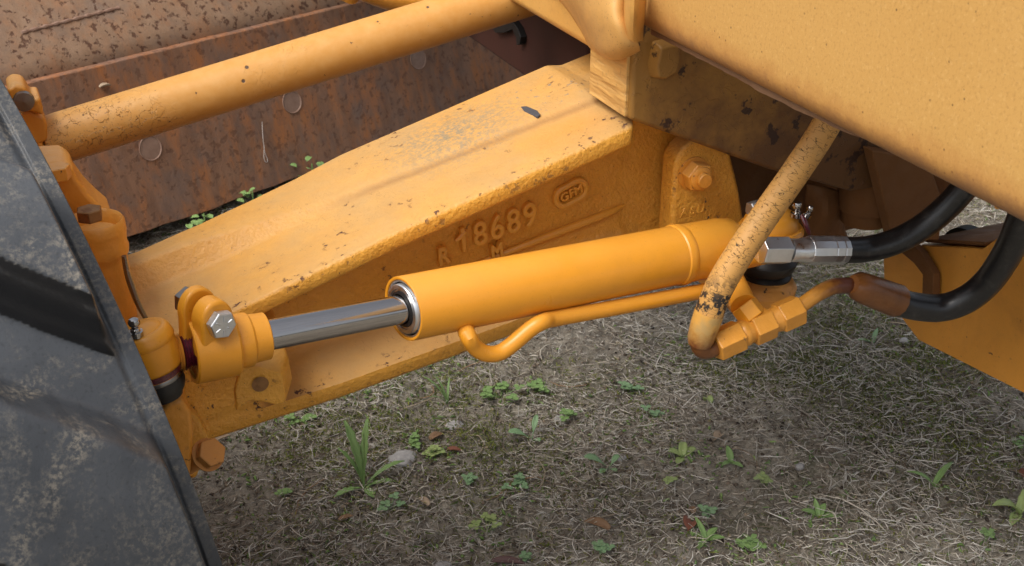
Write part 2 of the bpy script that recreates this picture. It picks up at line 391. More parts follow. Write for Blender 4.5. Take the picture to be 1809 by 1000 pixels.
def rusty(name, light, dark, pit, streak, pits=1.0):
    k = NT(name)
    st = k.noise(14, 6, .7, k.pos((2.2, 2.2, .35)))
    base = k.mix(k.ramp(st, [(.3, 0), (.7, 1)]), dark, light)
    orange = k.math('MULTIPLY', k.ramp(k.noise(9, 5, .7, k.pos((3, 3, .5))), [(.47, 0), (.66, 1)]), streak)
    base = k.mix(orange, base, (.36, .14, .05))
    grey = k.ramp(k.noise(11, 5, .7), [(.48, 0), (.72, .5)])
    base = k.mix(grey, base, (.115, .105, .105))
    pm = k.math('MULTIPLY', k.ramp(k.noise(70, 4, .6), [(.55, 0), (.62, 1)]), pits)
    base = k.mix(pm, base, pit)
    return k.done(base, .62, k.bump(k.math('SUBTRACT', 1.0, pm), .5, .002, k.bump(k.noise(200, 5, .7), .4, .002)), spec=.3)
M['edge'] = rusty('rust_cutting_edge', (.28, .150, .090), (.16, .082, .050), (.09, .040, .024), .9, .5)
M['mold'] = rusty('rust_moldboard', (.31, .205, .135), (.23, .142, .088), (.09, .042, .026), .3, .9)
M['weld'] = simple('weld_bead', (.30, .20, .15), .6, (.16, .08, .05), 80, .4)
M['boltring'] = simple('worn_bolt_head', (.32, .21, .155), .55, (.17, .085, .055), 70, .4)

# soil and litter
k = NT('soil')
n1 = k.noise(3.2, 6, .62); n2 = k.noise(55, 6, .72)
base = k.mix(k.ramp(n1, [(.35, 0), (.65, 1)]), (.29, .260, .215), (.52, .47, .38))
base = k.mix(k.ramp(n2, [(.35, .8), (.62, 0)]), base, (.11, .094, .078))
base = k.mix(k.ramp(k.noise(420, 3, .6), [(.62, 0), (.70, .8)]), base, (.44, .36, .26))
base = k.mix(k.math('MULTIPLY', k.ramp(k.noise(4.5, 4), [(.52, 0), (.66, 1)]), k.ramp(k.noise(80, 5, .7), [(.45, 0), (.6, .8)])), base, (.055, .065, .018))
M['soil'] = k.done(base, .95, k.bump(k.noise(260, 6, .75), .9, .006, k.bump(k.noise(70, 4), .5, .010)), spec=.15)
def by_object(name, stops, rough=.7, scale=25, trans=0):
    k = NT(name); oi = k.n.new('ShaderNodeObjectInfo')
    k.done(k.mix(k.noise(scale, 3), stops[0], stops[1]), rough, spec=.3); return k.m
def attr_mat(name, rough=.8, trans=0, spec=.25):
    k = NT(name); a = k.n.new('ShaderNodeAttribute'); a.attribute_name = 'tint'
    k.done(a.outputs['Color'], rough, spec=spec)
    if trans: k.b.inputs['Transmission Weight'].default_value = 0; k.b.inputs['Subsurface Weight'].default_value = trans; k.b.inputs['Subsurface Radius'].default_value = (.004, .006, .002)
    return k.m
M['straw'] = attr_mat('dead_straw')
M['moss'] = attr_mat('moss_green', .9)
def leafmat(name, c1, c2, rough=.45):
    k = NT(name); c = k.mix(k.noise(60, 3), c1, c2)
    vein = k.noise(220, 2)
    return k.done(c, rough, k.bump(vein, .2, .001), spec=.35)
M['leaf'] = leafmat('weed_leaf', (.16, .265, .085), (.21, .32, .115))
M['leaf2'] = leafmat('weed_leaf_bluish', (.17, .29, .14), (.22, .34, .18))
M['leaf3'] = leafmat('weed_leaf_yellow', (.26, .34, .115), (.31, .38, .15))
M['dry'] = leafmat('dry_leaf', (.20, .115, .060), (.27, .17, .10), .7)
M['dry2'] = leafmat('dry_leaf_pale', (.33, .25, .17), (.40, .31, .22), .7)
M['dryred'] = leafmat('dry_leaf_red', (.16, .055, .035), (.22, .085, .05), .7)
M['purple'] = leafmat('rotting_leaf', (.10, .055, .055), (.15, .09, .08), .6)
M['stone'] = simple('pale_stone', (.44, .43, .42), .8, (.26, .25, .24), 120, .4)
M['slate'] = simple('slate_chip', (.075, .075, .085), .7, (.04, .04, .045), 150, .5)
M['thread'] = simple('pale_thread', (.55, .5, .46), .7)

# ------------------------------------------------------------------ ground
_TAB = np.random.default_rng(3).random((256, 256))
def vnoise(x, y, f):
    u = np.asarray(x)*f+400.0; v = np.asarray(y)*f+400.0; i = np.floor(u).astype(int); j = np.floor(v).astype(int)
    a = u-i; b = v-j; a = a*a*(3-2*a); b = b*b*(3-2*b); g = lambda p, q: _TAB[p % 256, q % 256]
    return (g(i, j)*(1-a)+g(i+1, j)*a)*(1-b)+(g(i, j+1)*(1-a)+g(i+1, j+1)*a)*b-.5
def gh(x, y):
    return .030*vnoise(x, y, 3.7)+.018*vnoise(x, y, 9.0)+.010*vnoise(x, y, 24)+.0085*vnoise(x, y, 57)+.0060*vnoise(x, y, 121)
def ground_h(x, y): return float(gh(x, y))
ex = np.concatenate([[-260, -60, -15, -6], np.linspace(-4, -.4, 30)[:-1], np.linspace(-.4, 2.2, 330), np.linspace(2.2, 6, 40)[1:], [9, 20, 60, 260]])
ey = np.concatenate([[-260, -60, -15, -4], np.linspace(-2, .85, 30)[:-1], np.linspace(.85, 3.0, 290), np.linspace(3.0, 9, 90)[1:], [13, 24, 70, 260]])
rows = [list(zip(ex, np.full(len(ex), y), gh(ex, np.full(len(ex), y)))) for y in ey]
ground = MB().grid(rows).build('ground', M['soil'], sharp=80)
tag(ground, 'bare grey brown soil strewn with dead grass', 'ground', kind='structure')

# ------------------------------------------------------------------ machine frame above the axle
k = NT('paint_frame_panel')
base = k.mix(k.noise(5, 5, .6), (.58, .335, .104), (.53, .29, .080))
base = k.mix(k.ramp(k.noise(330, 4, .65), [(.52, 0), (.70, .55)]), base, (.36, .18, .05))
base = k.mix(k.ramp(k.noise(280, 4, .65), [(.55, 0), (.70, .35)]), base, (.70, .44, .17))
sp = k.math('MULTIPLY', k.ramp(k.voro(110), [(.08, 1), (.14, 0)]), k.ramp(k.noise(55, 2), [(.50, 0), (.56, .8)]))
base = k.mix(sp, base, (.12, .06, .025))
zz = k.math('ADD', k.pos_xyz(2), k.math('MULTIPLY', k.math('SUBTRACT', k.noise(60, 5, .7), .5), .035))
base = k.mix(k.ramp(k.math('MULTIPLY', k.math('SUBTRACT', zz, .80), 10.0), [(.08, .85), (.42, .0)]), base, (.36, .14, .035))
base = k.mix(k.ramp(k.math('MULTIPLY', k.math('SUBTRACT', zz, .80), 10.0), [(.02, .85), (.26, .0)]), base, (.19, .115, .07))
sc = k.math('MULTIPLY', k.ramp(k.noise(6, 6, .75, k.pos((1, .5, 2.2), (.5, 0, 0))), [(.56, 0), (.72, .45)]), k.ramp(k.noise(90, 4, .7), [(.4, .3), (.65, 1)]))
base = k.mix(sc, base, (.50, .26, .085))
M['panel'] = k.done(base, .5, k.bump(k.noise(500, 3), .22, .0008, k.bump(k.noise(7, 2), .15, .01)), spec=.4)

FX = .606
fr = thing('machine_frame', (.92, 1.0, .80), 'large faded yellow box frame of the machine spanning the upper right corner', 'machine frame')
prof = [(FX+.03, 1.135), (FX, 1.105), (FX, .870)] + [(FX+.020-.020*math.cos(a), .829-.024*math.sin(a)) for a in np.linspace(0, 1.2, 7)] + [(FX+.05, .806), (1.06, .806), (1.06, 1.135)]
MB().loft([[(x, yy, z) for x, z in prof] for yy in np.linspace(.40, 1.100, 30)]).build('side_panel', M['panel'], fr, sharp=40)
# lower lip: a thin welded strip under the panel, slightly wavy
rows = []
for yy in np.linspace(.70, 1.098, 70):
    w = .0007*noise1(yy*14, 3)+.0004*noise1(yy*60, 1); hh = .0048*smooth((yy-.70)/.16)+.0004
    rows.append([(FX+.017+w, yy, .8075), (FX+.0155+w, yy, .8055-hh*.2), (FX+.0160+w, yy, .8050-hh+w), (FX+.022+w, yy, .8045-hh+w), (FX+.055, yy, .8045-hh*.5), (FX+.055, yy, .8075)])
MB().loft(rows).build('lower_lip', M['weldlip'], fr, sharp=50)
p = at(1762, 366, x=FX+.022); p.z = .808
MB().lathe(p, (0, 0, -1), [(0, .0035), (.004, .0032), (.007, .0015), (.0075, 0)], 10).build('rust_drip', M['fit'], fr)
# rear part of the frame
MB().box((.618, 1.222, .746), (1.06, 3.2, 1.12)).build('rear_beam', M['block'], fr, bevel=.012, seg=3)
# block under the corner and the bolster that slopes down to the centre pivot
MB().prism([(.6125, 1.2175, .7005), (.6125, 1.2175, .86), (.6125, 1.130, .86), (.6125, 1.130, .7005)], (.008, 0, 0)).build('corner_block_end', M['blockend'], fr, bevel=.0012)
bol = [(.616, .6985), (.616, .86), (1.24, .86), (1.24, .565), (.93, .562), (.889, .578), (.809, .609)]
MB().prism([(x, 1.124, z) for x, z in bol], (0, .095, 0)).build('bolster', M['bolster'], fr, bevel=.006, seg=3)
# cast hook on the bolster
h0 = at(1172, 108, y=1.124)
MB().loft([[h0+Vector((dx*s, dy, dz*s)) for dx, dz in ((-.014, .022), (-.018, .0), (-.015, -.014), (-.004, -.017), (.010, -.010), (.014, .006), (.010, .024))] for s, dy in ((1.1, .004), (1.0, -.010), (.85, -.016))]).build('cast_hook', M['bolster'], fr, bevel=.002)
# rolled sheet that wraps the corner above the block
ctl = [[(962, -30, .612), (1010, -30, .585), (1075, -30, .575), (1112, -25, .590)],
       [(1000, 10, .610), (1035, 15, .580), (1080, 20, .570), (1106, 18, .588)],
       [(1024, 45, .610), (1052, 52, .578), (1090, 52, .572), (1112, 50, .588)],
       [(1036, 66, .610), (1062, 86, .582), (1096, 88, .580), (1126, 72, .592)],
       [(1042, 80, .613), (1070, 99, .596), (1098, 100, .596), (1130, 84, .602)],
       [(1046, 84, .617), (1072, 101, .610), (1098, 102, .612), (1130, 87, .612)]]
def patch(ctl, f, nu=8, nv=8):
    A = np.array([[tuple(f(*c)) for c in r] for r in ctl])
    def cr(a, n):
        out = []
        for i in range(len(a)-1):
            p0, p1, p2, p3 = a[max(i-1, 0)], a[i], a[i+1], a[min(i+2, len(a)-1)]
            for q in range(n):
                t = q/n; out.append(.5*(2*p1+(p2-p0)*t+(2*p0-5*p1+4*p2-p3)*t*t+(3*p1-p0-3*p2+p3)*t**3))
        out.append(a[-1]); return np.array(out)
    A = cr(A, nu); return [list(r) for r in np.transpose(cr(np.transpose(A, (1, 0, 2)), nv), (1, 0, 2))]
MB().grid(patch(ctl, lambda a, b, x: at(a, b, x=x))).build('rolled_corner_sheet', M['frame'], fr, sharp=70, solid=.004)
ctl = [[(1106, -20, .586), (1122, -20, .565), (1140, -20, .600)], [(1104, 25, .586), (1120, 20, .566), (1137, 22, .601)],
       [(1104, 48, .588), (1119, 48, .572), (1134, 50, .602)], [(1108, 66, .592), (1121, 72, .582), (1133, 72, .603)]]
MB().grid(patch(ctl, lambda a, b, x: at(a, b, x=x))).build('corner_flap', M['block'], fr, sharp=70, solid=.004)
# centre pivot housing in the dark below the frame
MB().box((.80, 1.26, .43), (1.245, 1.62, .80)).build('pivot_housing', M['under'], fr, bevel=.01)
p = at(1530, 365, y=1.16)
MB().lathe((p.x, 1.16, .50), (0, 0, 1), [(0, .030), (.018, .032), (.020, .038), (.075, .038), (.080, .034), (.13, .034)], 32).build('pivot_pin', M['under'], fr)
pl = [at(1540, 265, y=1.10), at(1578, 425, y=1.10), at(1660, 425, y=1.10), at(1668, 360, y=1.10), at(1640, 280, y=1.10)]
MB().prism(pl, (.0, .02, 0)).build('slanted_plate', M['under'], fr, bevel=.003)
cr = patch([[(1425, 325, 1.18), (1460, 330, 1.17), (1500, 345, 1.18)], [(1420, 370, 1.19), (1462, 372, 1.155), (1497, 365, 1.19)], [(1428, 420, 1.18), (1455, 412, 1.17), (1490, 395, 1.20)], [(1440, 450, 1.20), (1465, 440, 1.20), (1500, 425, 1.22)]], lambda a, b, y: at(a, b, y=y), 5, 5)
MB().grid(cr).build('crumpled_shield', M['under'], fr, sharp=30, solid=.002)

# drawbar behind the axle with its black hook
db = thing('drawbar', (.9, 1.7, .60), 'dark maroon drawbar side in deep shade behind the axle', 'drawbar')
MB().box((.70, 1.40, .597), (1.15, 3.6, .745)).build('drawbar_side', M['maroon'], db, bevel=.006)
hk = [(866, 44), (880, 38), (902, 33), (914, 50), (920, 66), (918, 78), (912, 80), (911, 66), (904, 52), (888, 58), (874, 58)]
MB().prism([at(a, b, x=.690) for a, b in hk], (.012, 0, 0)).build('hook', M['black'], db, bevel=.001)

# front side plate at lower right
pt = thing('front_plate', at(1700, 640, x=1.09), 'orange sheet steel side plate with a cut corner at the lower right edge', 'steel plate')
poly = [(1560, 457), (1628, 433), (1735, 440), (1815, 380), (1900, 420), (1900, 742), (1809, 695), (1622, 601), (1600, 572), (1562, 522)]
MB().prism([at(a, b, x=1.09) for a, b in poly], (.42, 0, 0)).build('plate_and_light_block', M['plate'], pt, bevel=.002)  # visible face is the plate; unseen depth added to block light from the right
a0 = at(1560, 457, x=1.092); b0 = at(1628, 433, x=1.092); c0 = at(1735, 440, x=1.092)
MB().prism([v+Vector((.004, 0, .003)) for v in (b0, c0, c0+Vector((.16, 0, 0)), b0+Vector((.16, 0, 0)))], (0, 0, .006)).build('top_flange', M['under'], pt, bevel=.002)
rb = [at(1600, 425, x=1.086), at(1632, 452, x=1.086), at(1652, 482, x=1.086), at(1650, 560, x=1.086)]
m = MB(); wd = .011
sec = []
for i, q in enumerate(rb):
    d = (rb[min(i+1, 3)]-rb[max(i-1, 0)]).normalized(); nn = Vector((-1, 0, 0)); s_ = d.cross(nn).normalized()
    sec.append([q-s_*wd, q-s_*wd+nn*.012, q+s_*wd+nn*.012, q+s_*wd])
m.loft(sec).build('stiffener_rib', M['under'], pt, bevel=.0015)
MB().lathe(at(1715, 440, x=1.19), (-1, -.2, 0), [(0, .035), (.02, .035), (.022, .032)], 32).build('idler_disc', M['black'], pt)

# ------------------------------------------------------------------ moldboard
B0 = at(225, 415, z=.035); B1 = at(640, 270, z=.035); bd = (B1-B0).normalized(); bn = Vector((bd.y, -bd.x, 0)); bn.normalize()
mbd = thing('moldboard', (B0.x, B0.y, .035), 'rusty brown grader blade with worn cutting edge behind the axle', 'grader blade')
def blade(s, h):        # s along the blade, h up the face (arc length)
    hc = .368
    if h <= hc: a = R_(14); q = -bn*math.sin(a)*h + _z*math.cos(a)*h
    else:
        a = R_(14); q = -bn*math.sin(a)*hc + _z*math.cos(a)*hc; a2 = R_(40); h2 = h-hc
        q = q - bn*math.sin(a2)*h2 + _z*math.cos(a2)*h2
    return B0 + bd*s + q
L0, L1 = -1.1, 1.9
# cutting edge plate, its lower edge worn uneven
ss = np.linspace(L0, L1, 90)
rows = []
for s in ss:
    wv = .004*noise1(s*9, 2)
    f0 = blade(s, wv); f1 = blade(s, .363+.0004*noise1(s*20, 4))
    rows.append([f0+bn*.016, f1+bn*.016, f1-bn*.006, f0-bn*.006])
MB().loft(rows).build('cutting_edge', M['edge'], mbd, bevel=.003)
MB().grid([[blade(s, h) for h in np.linspace(.33, 1.4, 16)] for s in ss]).build('moldboard_sheet', M['mold'], mbd, sharp=25, solid=.012)
for px_, py_ in ((266, 262), (516, 180), (739, 104)):
    d = at(px_, py_, t=1.0)-Vector((0, 0, CAM_H)); n_ = (bn*math.cos(R_(14))+_z*math.sin(R_(14))); o_ = B0+bn*.017-Vector((0, 0, CAM_H))
    c_ = Vector((0, 0, CAM_H)) + d*(o_.dot(n_)/d.dot(n_))
    bo = MB().lathe(c_-n_*.003, n_, [(0, .0270), (.0036, .0270), (.0042, .0264), (.0036, .0250), (.0024, .0242), (.0028, 0)], 36).build('plow_bolt', M['boltring'], mbd)
MB().loft([[blade(s_, .02)-bn*.05+Vector((0, 0, -.10)), blade(s_, .30)-bn*.05, blade(s_, .30)-bn*.16, blade(s_, .02)-bn*.20+Vector((0, 0, -.10))] for s_ in (L0, L1)]).build('gap_shade_box', M['black'], mbd, flat=True)  # box added behind the blade to block light; black paints the gap's shade
# weld seam on the sheet
w0, w1 = [], []
for i in range(26):
    t = i/25; a, b = 38+172*t, 58-44*t
    d = at(a, b, t=1.0)-Vector((0, 0, CAM_H)); a2 = R_(40); n_ = (bn*math.cos(a2)+_z*math.sin(a2)); o_ = blade(0, .5)+n_*.006-Vector((0, 0, CAM_H))
    w0.append(Vector((0, 0, CAM_H))+d*(o_.dot(n_)/d.dot(n_)))
MB().tube(w0, [.004+.0015*math.sin(i*2.3) for i in range(26)], 8, smooth=2).build('weld_bead', M['weld'], mbd)

# ------------------------------------------------------------------ front axle beam
AX = thing('front_axle', (.35, 1.245, .44), 'cast orange front axle beam with raised numbers on its recessed web', 'axle')
def zt(x): return lerp(x, [.03, .10, .175, .35, .62, .80, 1.2], [.528, .536, .555, .611, .688, .735, .80])
def zb(x): return lerp(x, [.03, .10, .14, .275, .478, .7, 1.2], [.400, .402, .406, .422, .455, .50, .56])
def yf(x): return 1.13 + .072*smooth((x-.620)/.040) + .012*smooth((.13-x)/.06)
def yw(x): return 1.134 + .068*smooth((x-.185)/.03) + .004*smooth((x-.612)/.05)
def rib(x): return lerp(x, [.05, .09, .12, .15, .19, .24, .29, .35, .45, .62, .64], [.032, .031, .030, .029, .024, .016, .011, .008, .008, .008, 0])
def axle_sec(x):
    t, b, f, w, h = zt(x), zb(x), yf(x), max(yw(x), yf(x)+.004), rib(x)
    yr = lerp(x, [.03, .09, .14, .25, .40, .62], [1.244, 1.244, 1.246, 1.244, 1.235, 1.215])
    bk = lerp(x, [.03, .09, .15, .25, .35, 1.2], [1.29, 1.292, 1.302, 1.330, 1.352, 1.36])
    e = lerp(x, [.03, .12, .17, 1.2], [.004, .006, .019, .025])
    mid = (t+b)/2
    st = .004*smooth((x-.30)/.05)*smooth((.64-x)/.02)      # shallow step across the web
    sl = lerp(x, [.25, .42, .60, .65], [mid-.02, .524, .578, .590])
    zu = t-e-.016; zl = b+.020+.024
    sl = min(max(sl, zl+.006), zu-.006)
    z = lambda d: d
    P = [(bk, b), (f+.004, b), (f-.001, b+.006), (f, b+.020), (min(f+.02, w-.002), b+.027), (max(w-.010, f), zl-.012), (w, zl), (w+st, sl-.004), (w, sl+.003), (w, zu), (max(w-.010, f), zu+.008), (min(f+.010, w), t-e-.003),
         (f+.001, t-e), (f-.0005, t-e+.003), (f-.0005, t-.0045), (f+.001, t-.0015), (f+.004, t), (f+.04, t+.001), (yr-.008, t+.001), (yr, t+.002+h*.12), (yr+.010, t+h*.90), (yr+.015, t+.001+h), (bk-.03, t+.001+h), (bk-.004, t+h*.9), (bk, t-.006+h*.8), (bk, mid)]
    return [(x, y, zz) for y, zz in P]
X = np.unique(np.concatenate([np.linspace(.055, .30, 50), np.linspace(.30, .60, 36), np.linspace(.60, .72, 30), np.linspace(.72, .80, 4)]))
MB().loft([axle_sec(x) for x in X]).build('beam', M['cast'], AX, sharp=50)
# raised rib low on the web
def web(px_, py_, off=0): return at(px_, py_, y=1.2015-off)
MB().tube([web(800, 482, -.004), web(930, 432), web(1000, 405), web(1070, 378), web(1103, 362, -.004)], [.002, .0045, .005, .005, .002], 10, smooth=4).build('web_rib', M['glyph'], AX)
# mounting boss with a blind hole at the lower left
by = 1.066
bp = [(424, 644), (440, 640), (492, 653), (500, 662), (507, 700), (503, 712), (486, 714), (464, 709), (440, 706), (426, 716), (416, 726), (412, 690)]
q0 = [at(a, b, y=by) for a, b in bp]; cb = sum(q0, Vector())/len(q0)
MB().loft([[cb+(p-cb)*.93+Vector((0, -.003, 0)) for p in q0], q0, [p+Vector((.012, .026, .003)) for p in q0], [cb+(p-cb)*1.12+Vector((.018, .14, .006)) for p in q0]]).build('mounting_boss', M['cast'], AX, bevel=.004, seg=3)
hc = at(458, 675, y=by)
ho = MB().lathe(hc+Vector((0, -.0045, 0)), (0, 1, 0), [(0, .0085), (.0005, .0078), (.0006, 0)], 20).build('blind_hole', M['rustbolt'], AX)
# cast characters
def glyphs(txt, p, size, ang, spacing, depth=.0036, names='raised_numeral', mat='glyph', y=1.2005, sq=1.0, off=.0008, bev=.0018):
    x0 = 0
    for ch in txt:
        if ch == ' ': x0 += spacing; continue
        cu = bpy.data.curves.new('glyph', 'FONT'); cu.body = ch; cu.size = size; cu.extrude = depth; cu.bevel_depth = bev; cu.bevel_resolution = 2; cu.offset = off; cu.align_x = 'CENTER'
        cu.space_character = 1
        ob = bpy.data.objects.new('glyph', cu)
        COL.objects.link(ob); bpy.context.view_layer.update()
        me = bpy.data.meshes.new_from_object(ob.evaluated_get(bpy.context.evaluated_depsgraph_get())); COL.objects.unlink(ob); bpy.data.objects.remove(ob)
        ca, sa = math.cos(ang), math.sin(ang); V = []
        for v in me.vertices:
            lx, ly, lz = v.co.x*sq+x0+ly_shear(v.co.y), v.co.y, v.co.z
            V.append((p.x+lx*ca-ly*sa, y-lz, p.z+lx*sa+ly*ca))
        F = [tuple(f.vertices) for f in me.polygons]
        o = mesh_obj(names, V, F, M[mat], AX, sharp=50); x0 += spacing
        bpy.data.meshes.remove(me)
def ly_shear(v): return v*.12
glyphs('R', at(783, 463, y=1.2), .028, .17, .03, names='raised_letter', sq=.78, off=0)
glyphs('18689', at(819, 441, y=1.2), .041, .20, .0211, off=-.0006, sq=.88)
fl = [at(822, 408, y=1.1975), at(812, 420, y=1.1975), at(805, 426, y=1.1975)]
MB().tube(fl, [.0036, .0030, .0024], 10).build('raised_numeral', M['glyph'], AX)
glyphs('M', at(878, 454, y=1.2), .025, .22, .03, names='raised_letter', sq=.8, off=.0, bev=.0013)
# oval foundry mark
oc = at(1008, 341, y=1.2); ang = .36; ring = []
for i in range(48):
    t = 2*math.pi*i/48; cx_, cz_ = math.cos(t), math.sin(t)
    lx = (.0085*(1 if cx_ > 0 else -1) if abs(cx_) > .02 else 0) + .0115*cx_; lz = .0115*cz_
    ring.append(oc+Vector((lx*math.cos(ang)-lz*math.sin(ang), 0, lx*math.sin(ang)+lz*math.cos(ang))))
ring.append(ring[0])
MB().tube(ring, .0042, 8, cap=False).build('oval_mark', M['glyph'], AX)
o1 = oc+Vector((-.0095*math.cos(ang)+.0045*math.sin(ang), 0, -.0095*math.sin(ang)-.0045*math.cos(ang)))
glyphs('GFM', o1, .0150, ang, .0093, depth=.0030, names='raised_letter', off=-.0002, bev=.0008)
# bracket with lock nut
bk = [(.698, .50), (.698, .618)] + [(.7365+.0385*math.cos(a)*1.0, .618+.032*math.sin(a)) for a in np.linspace(math.pi*.97, .03, 11)] + [(.79, .575), (.81, .50)]
MB().prism([(x, 1.160, z) for x, z in bk], (0, .033, 0)).build('bracket', M['cast'], AX, bevel=.006, seg=3)
nc = at(1232, 311, y=1.150)
MB().lathe(Vector((nc.x, 1.1605, nc.z)), (0, -1, 0), [(0, .0205), (.0025, .0205), (.003, .019), (.0032, .0)], 28).build('washer', M['arm'], AX)
MB().hexa(Vector((nc.x, 1.158, nc.z)), (0, -1, 0), .017, .0182, rot=.3).build('lock_nut', M['arm'], AX, bevel=.0012)
MB().lathe(Vector((nc.x, 1.142, nc.z)), (0, -1, 0), [(0, .0150), (.003, .0140), (.005, .011), (.0052, .0090), (.010, .0090), (.011, .0080), (.011, 0)], 24).build('stud_end', M['arm'], AX)
q = at(1208, 382, y=1.16)
glyphs('ASU', q, .014, .05, .0115, depth=.0002, names='raised_letter', y=1.1602, off=0, bev=.0008)

# ------------------------------------------------------------------ steering cylinder
CA0, CA1 = at(716, 545, t=1.252), at(1250, 440, t=1.420); AD = (CA1-CA0).normalized()      # the rod end points slightly towards the viewer
def ca(x): return CA0+AD*((x-.34)*(.988 if x < .34 else 1.0598))
CZ_ = ca(.14).z
CS = Vector((AD.y, -AD.x, 0)).normalized()
def face_tilt(mb, x0, k=.17):
    o = ca(x0); out = []
    for p in mb.v:
        d = Vector(p)-o
        out.append(tuple(Vector(p)+AD*(k*d.dot(CS))) if d.dot(AD) < .03 else p)
    mb.v = out; return mb
SC = thing('steering_cylinder', ca(.45), 'orange steering cylinder with chrome rod in front of the axle', 'hydraulic cylinder')
xb = .338
pr = [(.012, .0305), (0, .0305), (-.0005, .0312), (-.0005, .0332), (.0006, .0337), (.332, .0337), (.3335, .0350), (.338, .0357), (.343, .0350), (.345, .0336), (.395, .0335), (.412, .031), (.424, .022), (.426, 0)]
face_tilt(MB().lathe(ca(xb), AD, pr, 72, cap=False), xb).build('barrel', M['fresh'], SC, sharp=32)
gl = [('snap_ring', 'zinc', [(.0025, .0305), (.0010, .0300), (.0008, .0284), (.003, .0280)]), ('gland_groove', 'boot', [(.0030, .0284), (.0045, .0278), (.0045, .0266), (.003, .0262)]),
      ('gland', 'silver', [(.004, .0266), (-.001, .0260), (-.0022, .0250), (-.0026, .0212), (-.0010, .0204), (-.0010, .0190), (.001, .0186)]), ('wiper_seal', 'boot', [(.001, .0192), (-.0030, .0186), (-.0034, .0160), (.004, .0150)])]
for nm, mt, pr in gl: face_tilt(MB().lathe(ca(xb), AD, pr, 64, cap=False), xb).build(nm, M[mt], SC, sharp=30)
MB().lathe(ca(.185), AD, [(0, .0150), (.19, .0150)], 64).build('rod', M['chrome'], SC)
# clamp on the rod end
MB().lathe(ca(.118), AD, [(0, .0270), (.0, .0310), (.0015, .0322), (.040, .0322), (.0425, .0300), (.043, .0262), (.050, .0268), (.056, .0262), (.0585, .0240), (.066, .0232), (.0735, .0230), (.0745, .0215), (.0745, .015)], 56, cap=False).build('rod_end_clamp', M['fresh'], SC, sharp=30)
MB().lathe(ca(.1215), -AD, [(0, .0285), (.0, .018), (-.001, 0)], 40, cap=False).build('clamp_face', M['fit'], SC)
bx_ = at(390, 572, y=1.013)
ex0, ez0 = bx_.x, bx_.z
en = Vector((-.35, .937, 0)); eu = Vector((.937, .35, 0)); e0 = Vector((ex0, 1.013, ez0))
def ear(d0, th, r, rz, du=0, dz=0):
    pts = [(du+r*math.cos(a), dz+rz*math.sin(a)) for a in np.linspace(-.15, math.pi+.15, 20)] + [(du-r-.003, CZ_-ez0), (du+r+.003, CZ_-ez0)]
    return MB().prism([e0+en*d0+eu*u_+_z*w_ for u_, w_ in pts], en*th)
ear(.004, .021, .0172, .0205).build('clamp_ear', M['fresh'], SC, bevel=.004, seg=3)
ear(.029, .012, .0185, .0225, -.003, .003).build('clamp_ear', M['fresh'], SC, bevel=.003, seg=3)
hb = MB().hexa(e0+en*.004, -en, .0098, .0138, rot=.25).build('clamp_bolt', M['zinc'], SC, bevel=.0008)
MB().hexa(e0+en*.042+Vector((0, 0, .002)), en, .020, .0138, rot=.1).build('clamp_nut', M['steel'], SC, bevel=.0008)
for i in range(6):          # grade marks on the bolt head
    a = i*math.pi/3+.4; c = e0-en*.0060; d = eu*math.cos(a)+_z*math.sin(a)
    MB().tube([c+d*.0045, c+d*.0092], .0008, 6).build('grade_mark', M['zinc'], hb)
# threaded end with squeezed-out grease
pr = []
for i in range(9): pr += [(i*.0030, .0150), (i*.0030+.0015, .0172)]
MB().lathe(ca(.0955), AD, pr[:10], 32).build('rod_thread', M['fit'], SC)
MB().lathe(ca(.0955+.0145), AD, [(h, r+.0006*math.sin(h*9000)) for h, r in pr[:8]], 32).build('greasy_thread', M['grease'], SC)
# rod-end ball joint
t0, t1 = at(247, 580, y=1.034), at(296, 706, y=1.026); ax = (t1-t0); L = ax.length; ax.normalize()
MB().lathe(t0, ax, [(-.003, 0), (-.0022, .010), (0, .0170), (.0012, .0180), (.0005, .0205), (.0015, .0235), (.0050, .0258), (.0100, .0272), (.0130, .0275), (.0150, .0262), (.019, .0268), (.034, .0262), (.044, .0235), (.050, .0215), (.051, 0)], 56).build('ball_joint_housing', M['fresh'], SC, sharp=40)
j = ca(.100); c_ = t0+ax*.024
MB().tube([c_, j*.5+c_*.5, j], [.0220, .0170, .0150], 32).build('joint_neck', M['fresh'], SC)
MB().lathe(t0+ax*.0485, ax, [(0, .0215), (.002, .0222), (.0042, .0222), (.006, .0215)], 40).build('boot_clip', M['steel'], SC)
MB().lathe(t0+ax*.0535, ax, [(0, .0222), (.006, .0225), (.013, .020), (.017, .0165), (.020, .0155)], 40).build('rubber_boot', M['boot'], SC)
MB().lathe(t0+ax*.0405, ax, [(.001, .0252), (.004, .0240), (.008, .0226), (.009, .0205)], 40, cap=False).build('grease_smear', M['grease'], SC)
def zerk(p, par, s=1.0, ax=(0, 0, 1)):
    z_ = MB().lathe(p, ax, [(0, .0055*s), (.004*s, .0055*s), (.0042*s, .0038*s), (.006*s, .0036*s), (.0068*s, .0026*s), (.0082*s, .0030*s), (.010*s, .0044*s), (.012*s, .0046*s), (.0142*s, .0036*s), (.0152*s, .0015*s), (.0152*s, 0)], 20).build('grease_nipple', M['chrome'], par); return z_
zerk(at(240, 590, y=1.018)+Vector((0, 0, -.002)), SC, 1.2)
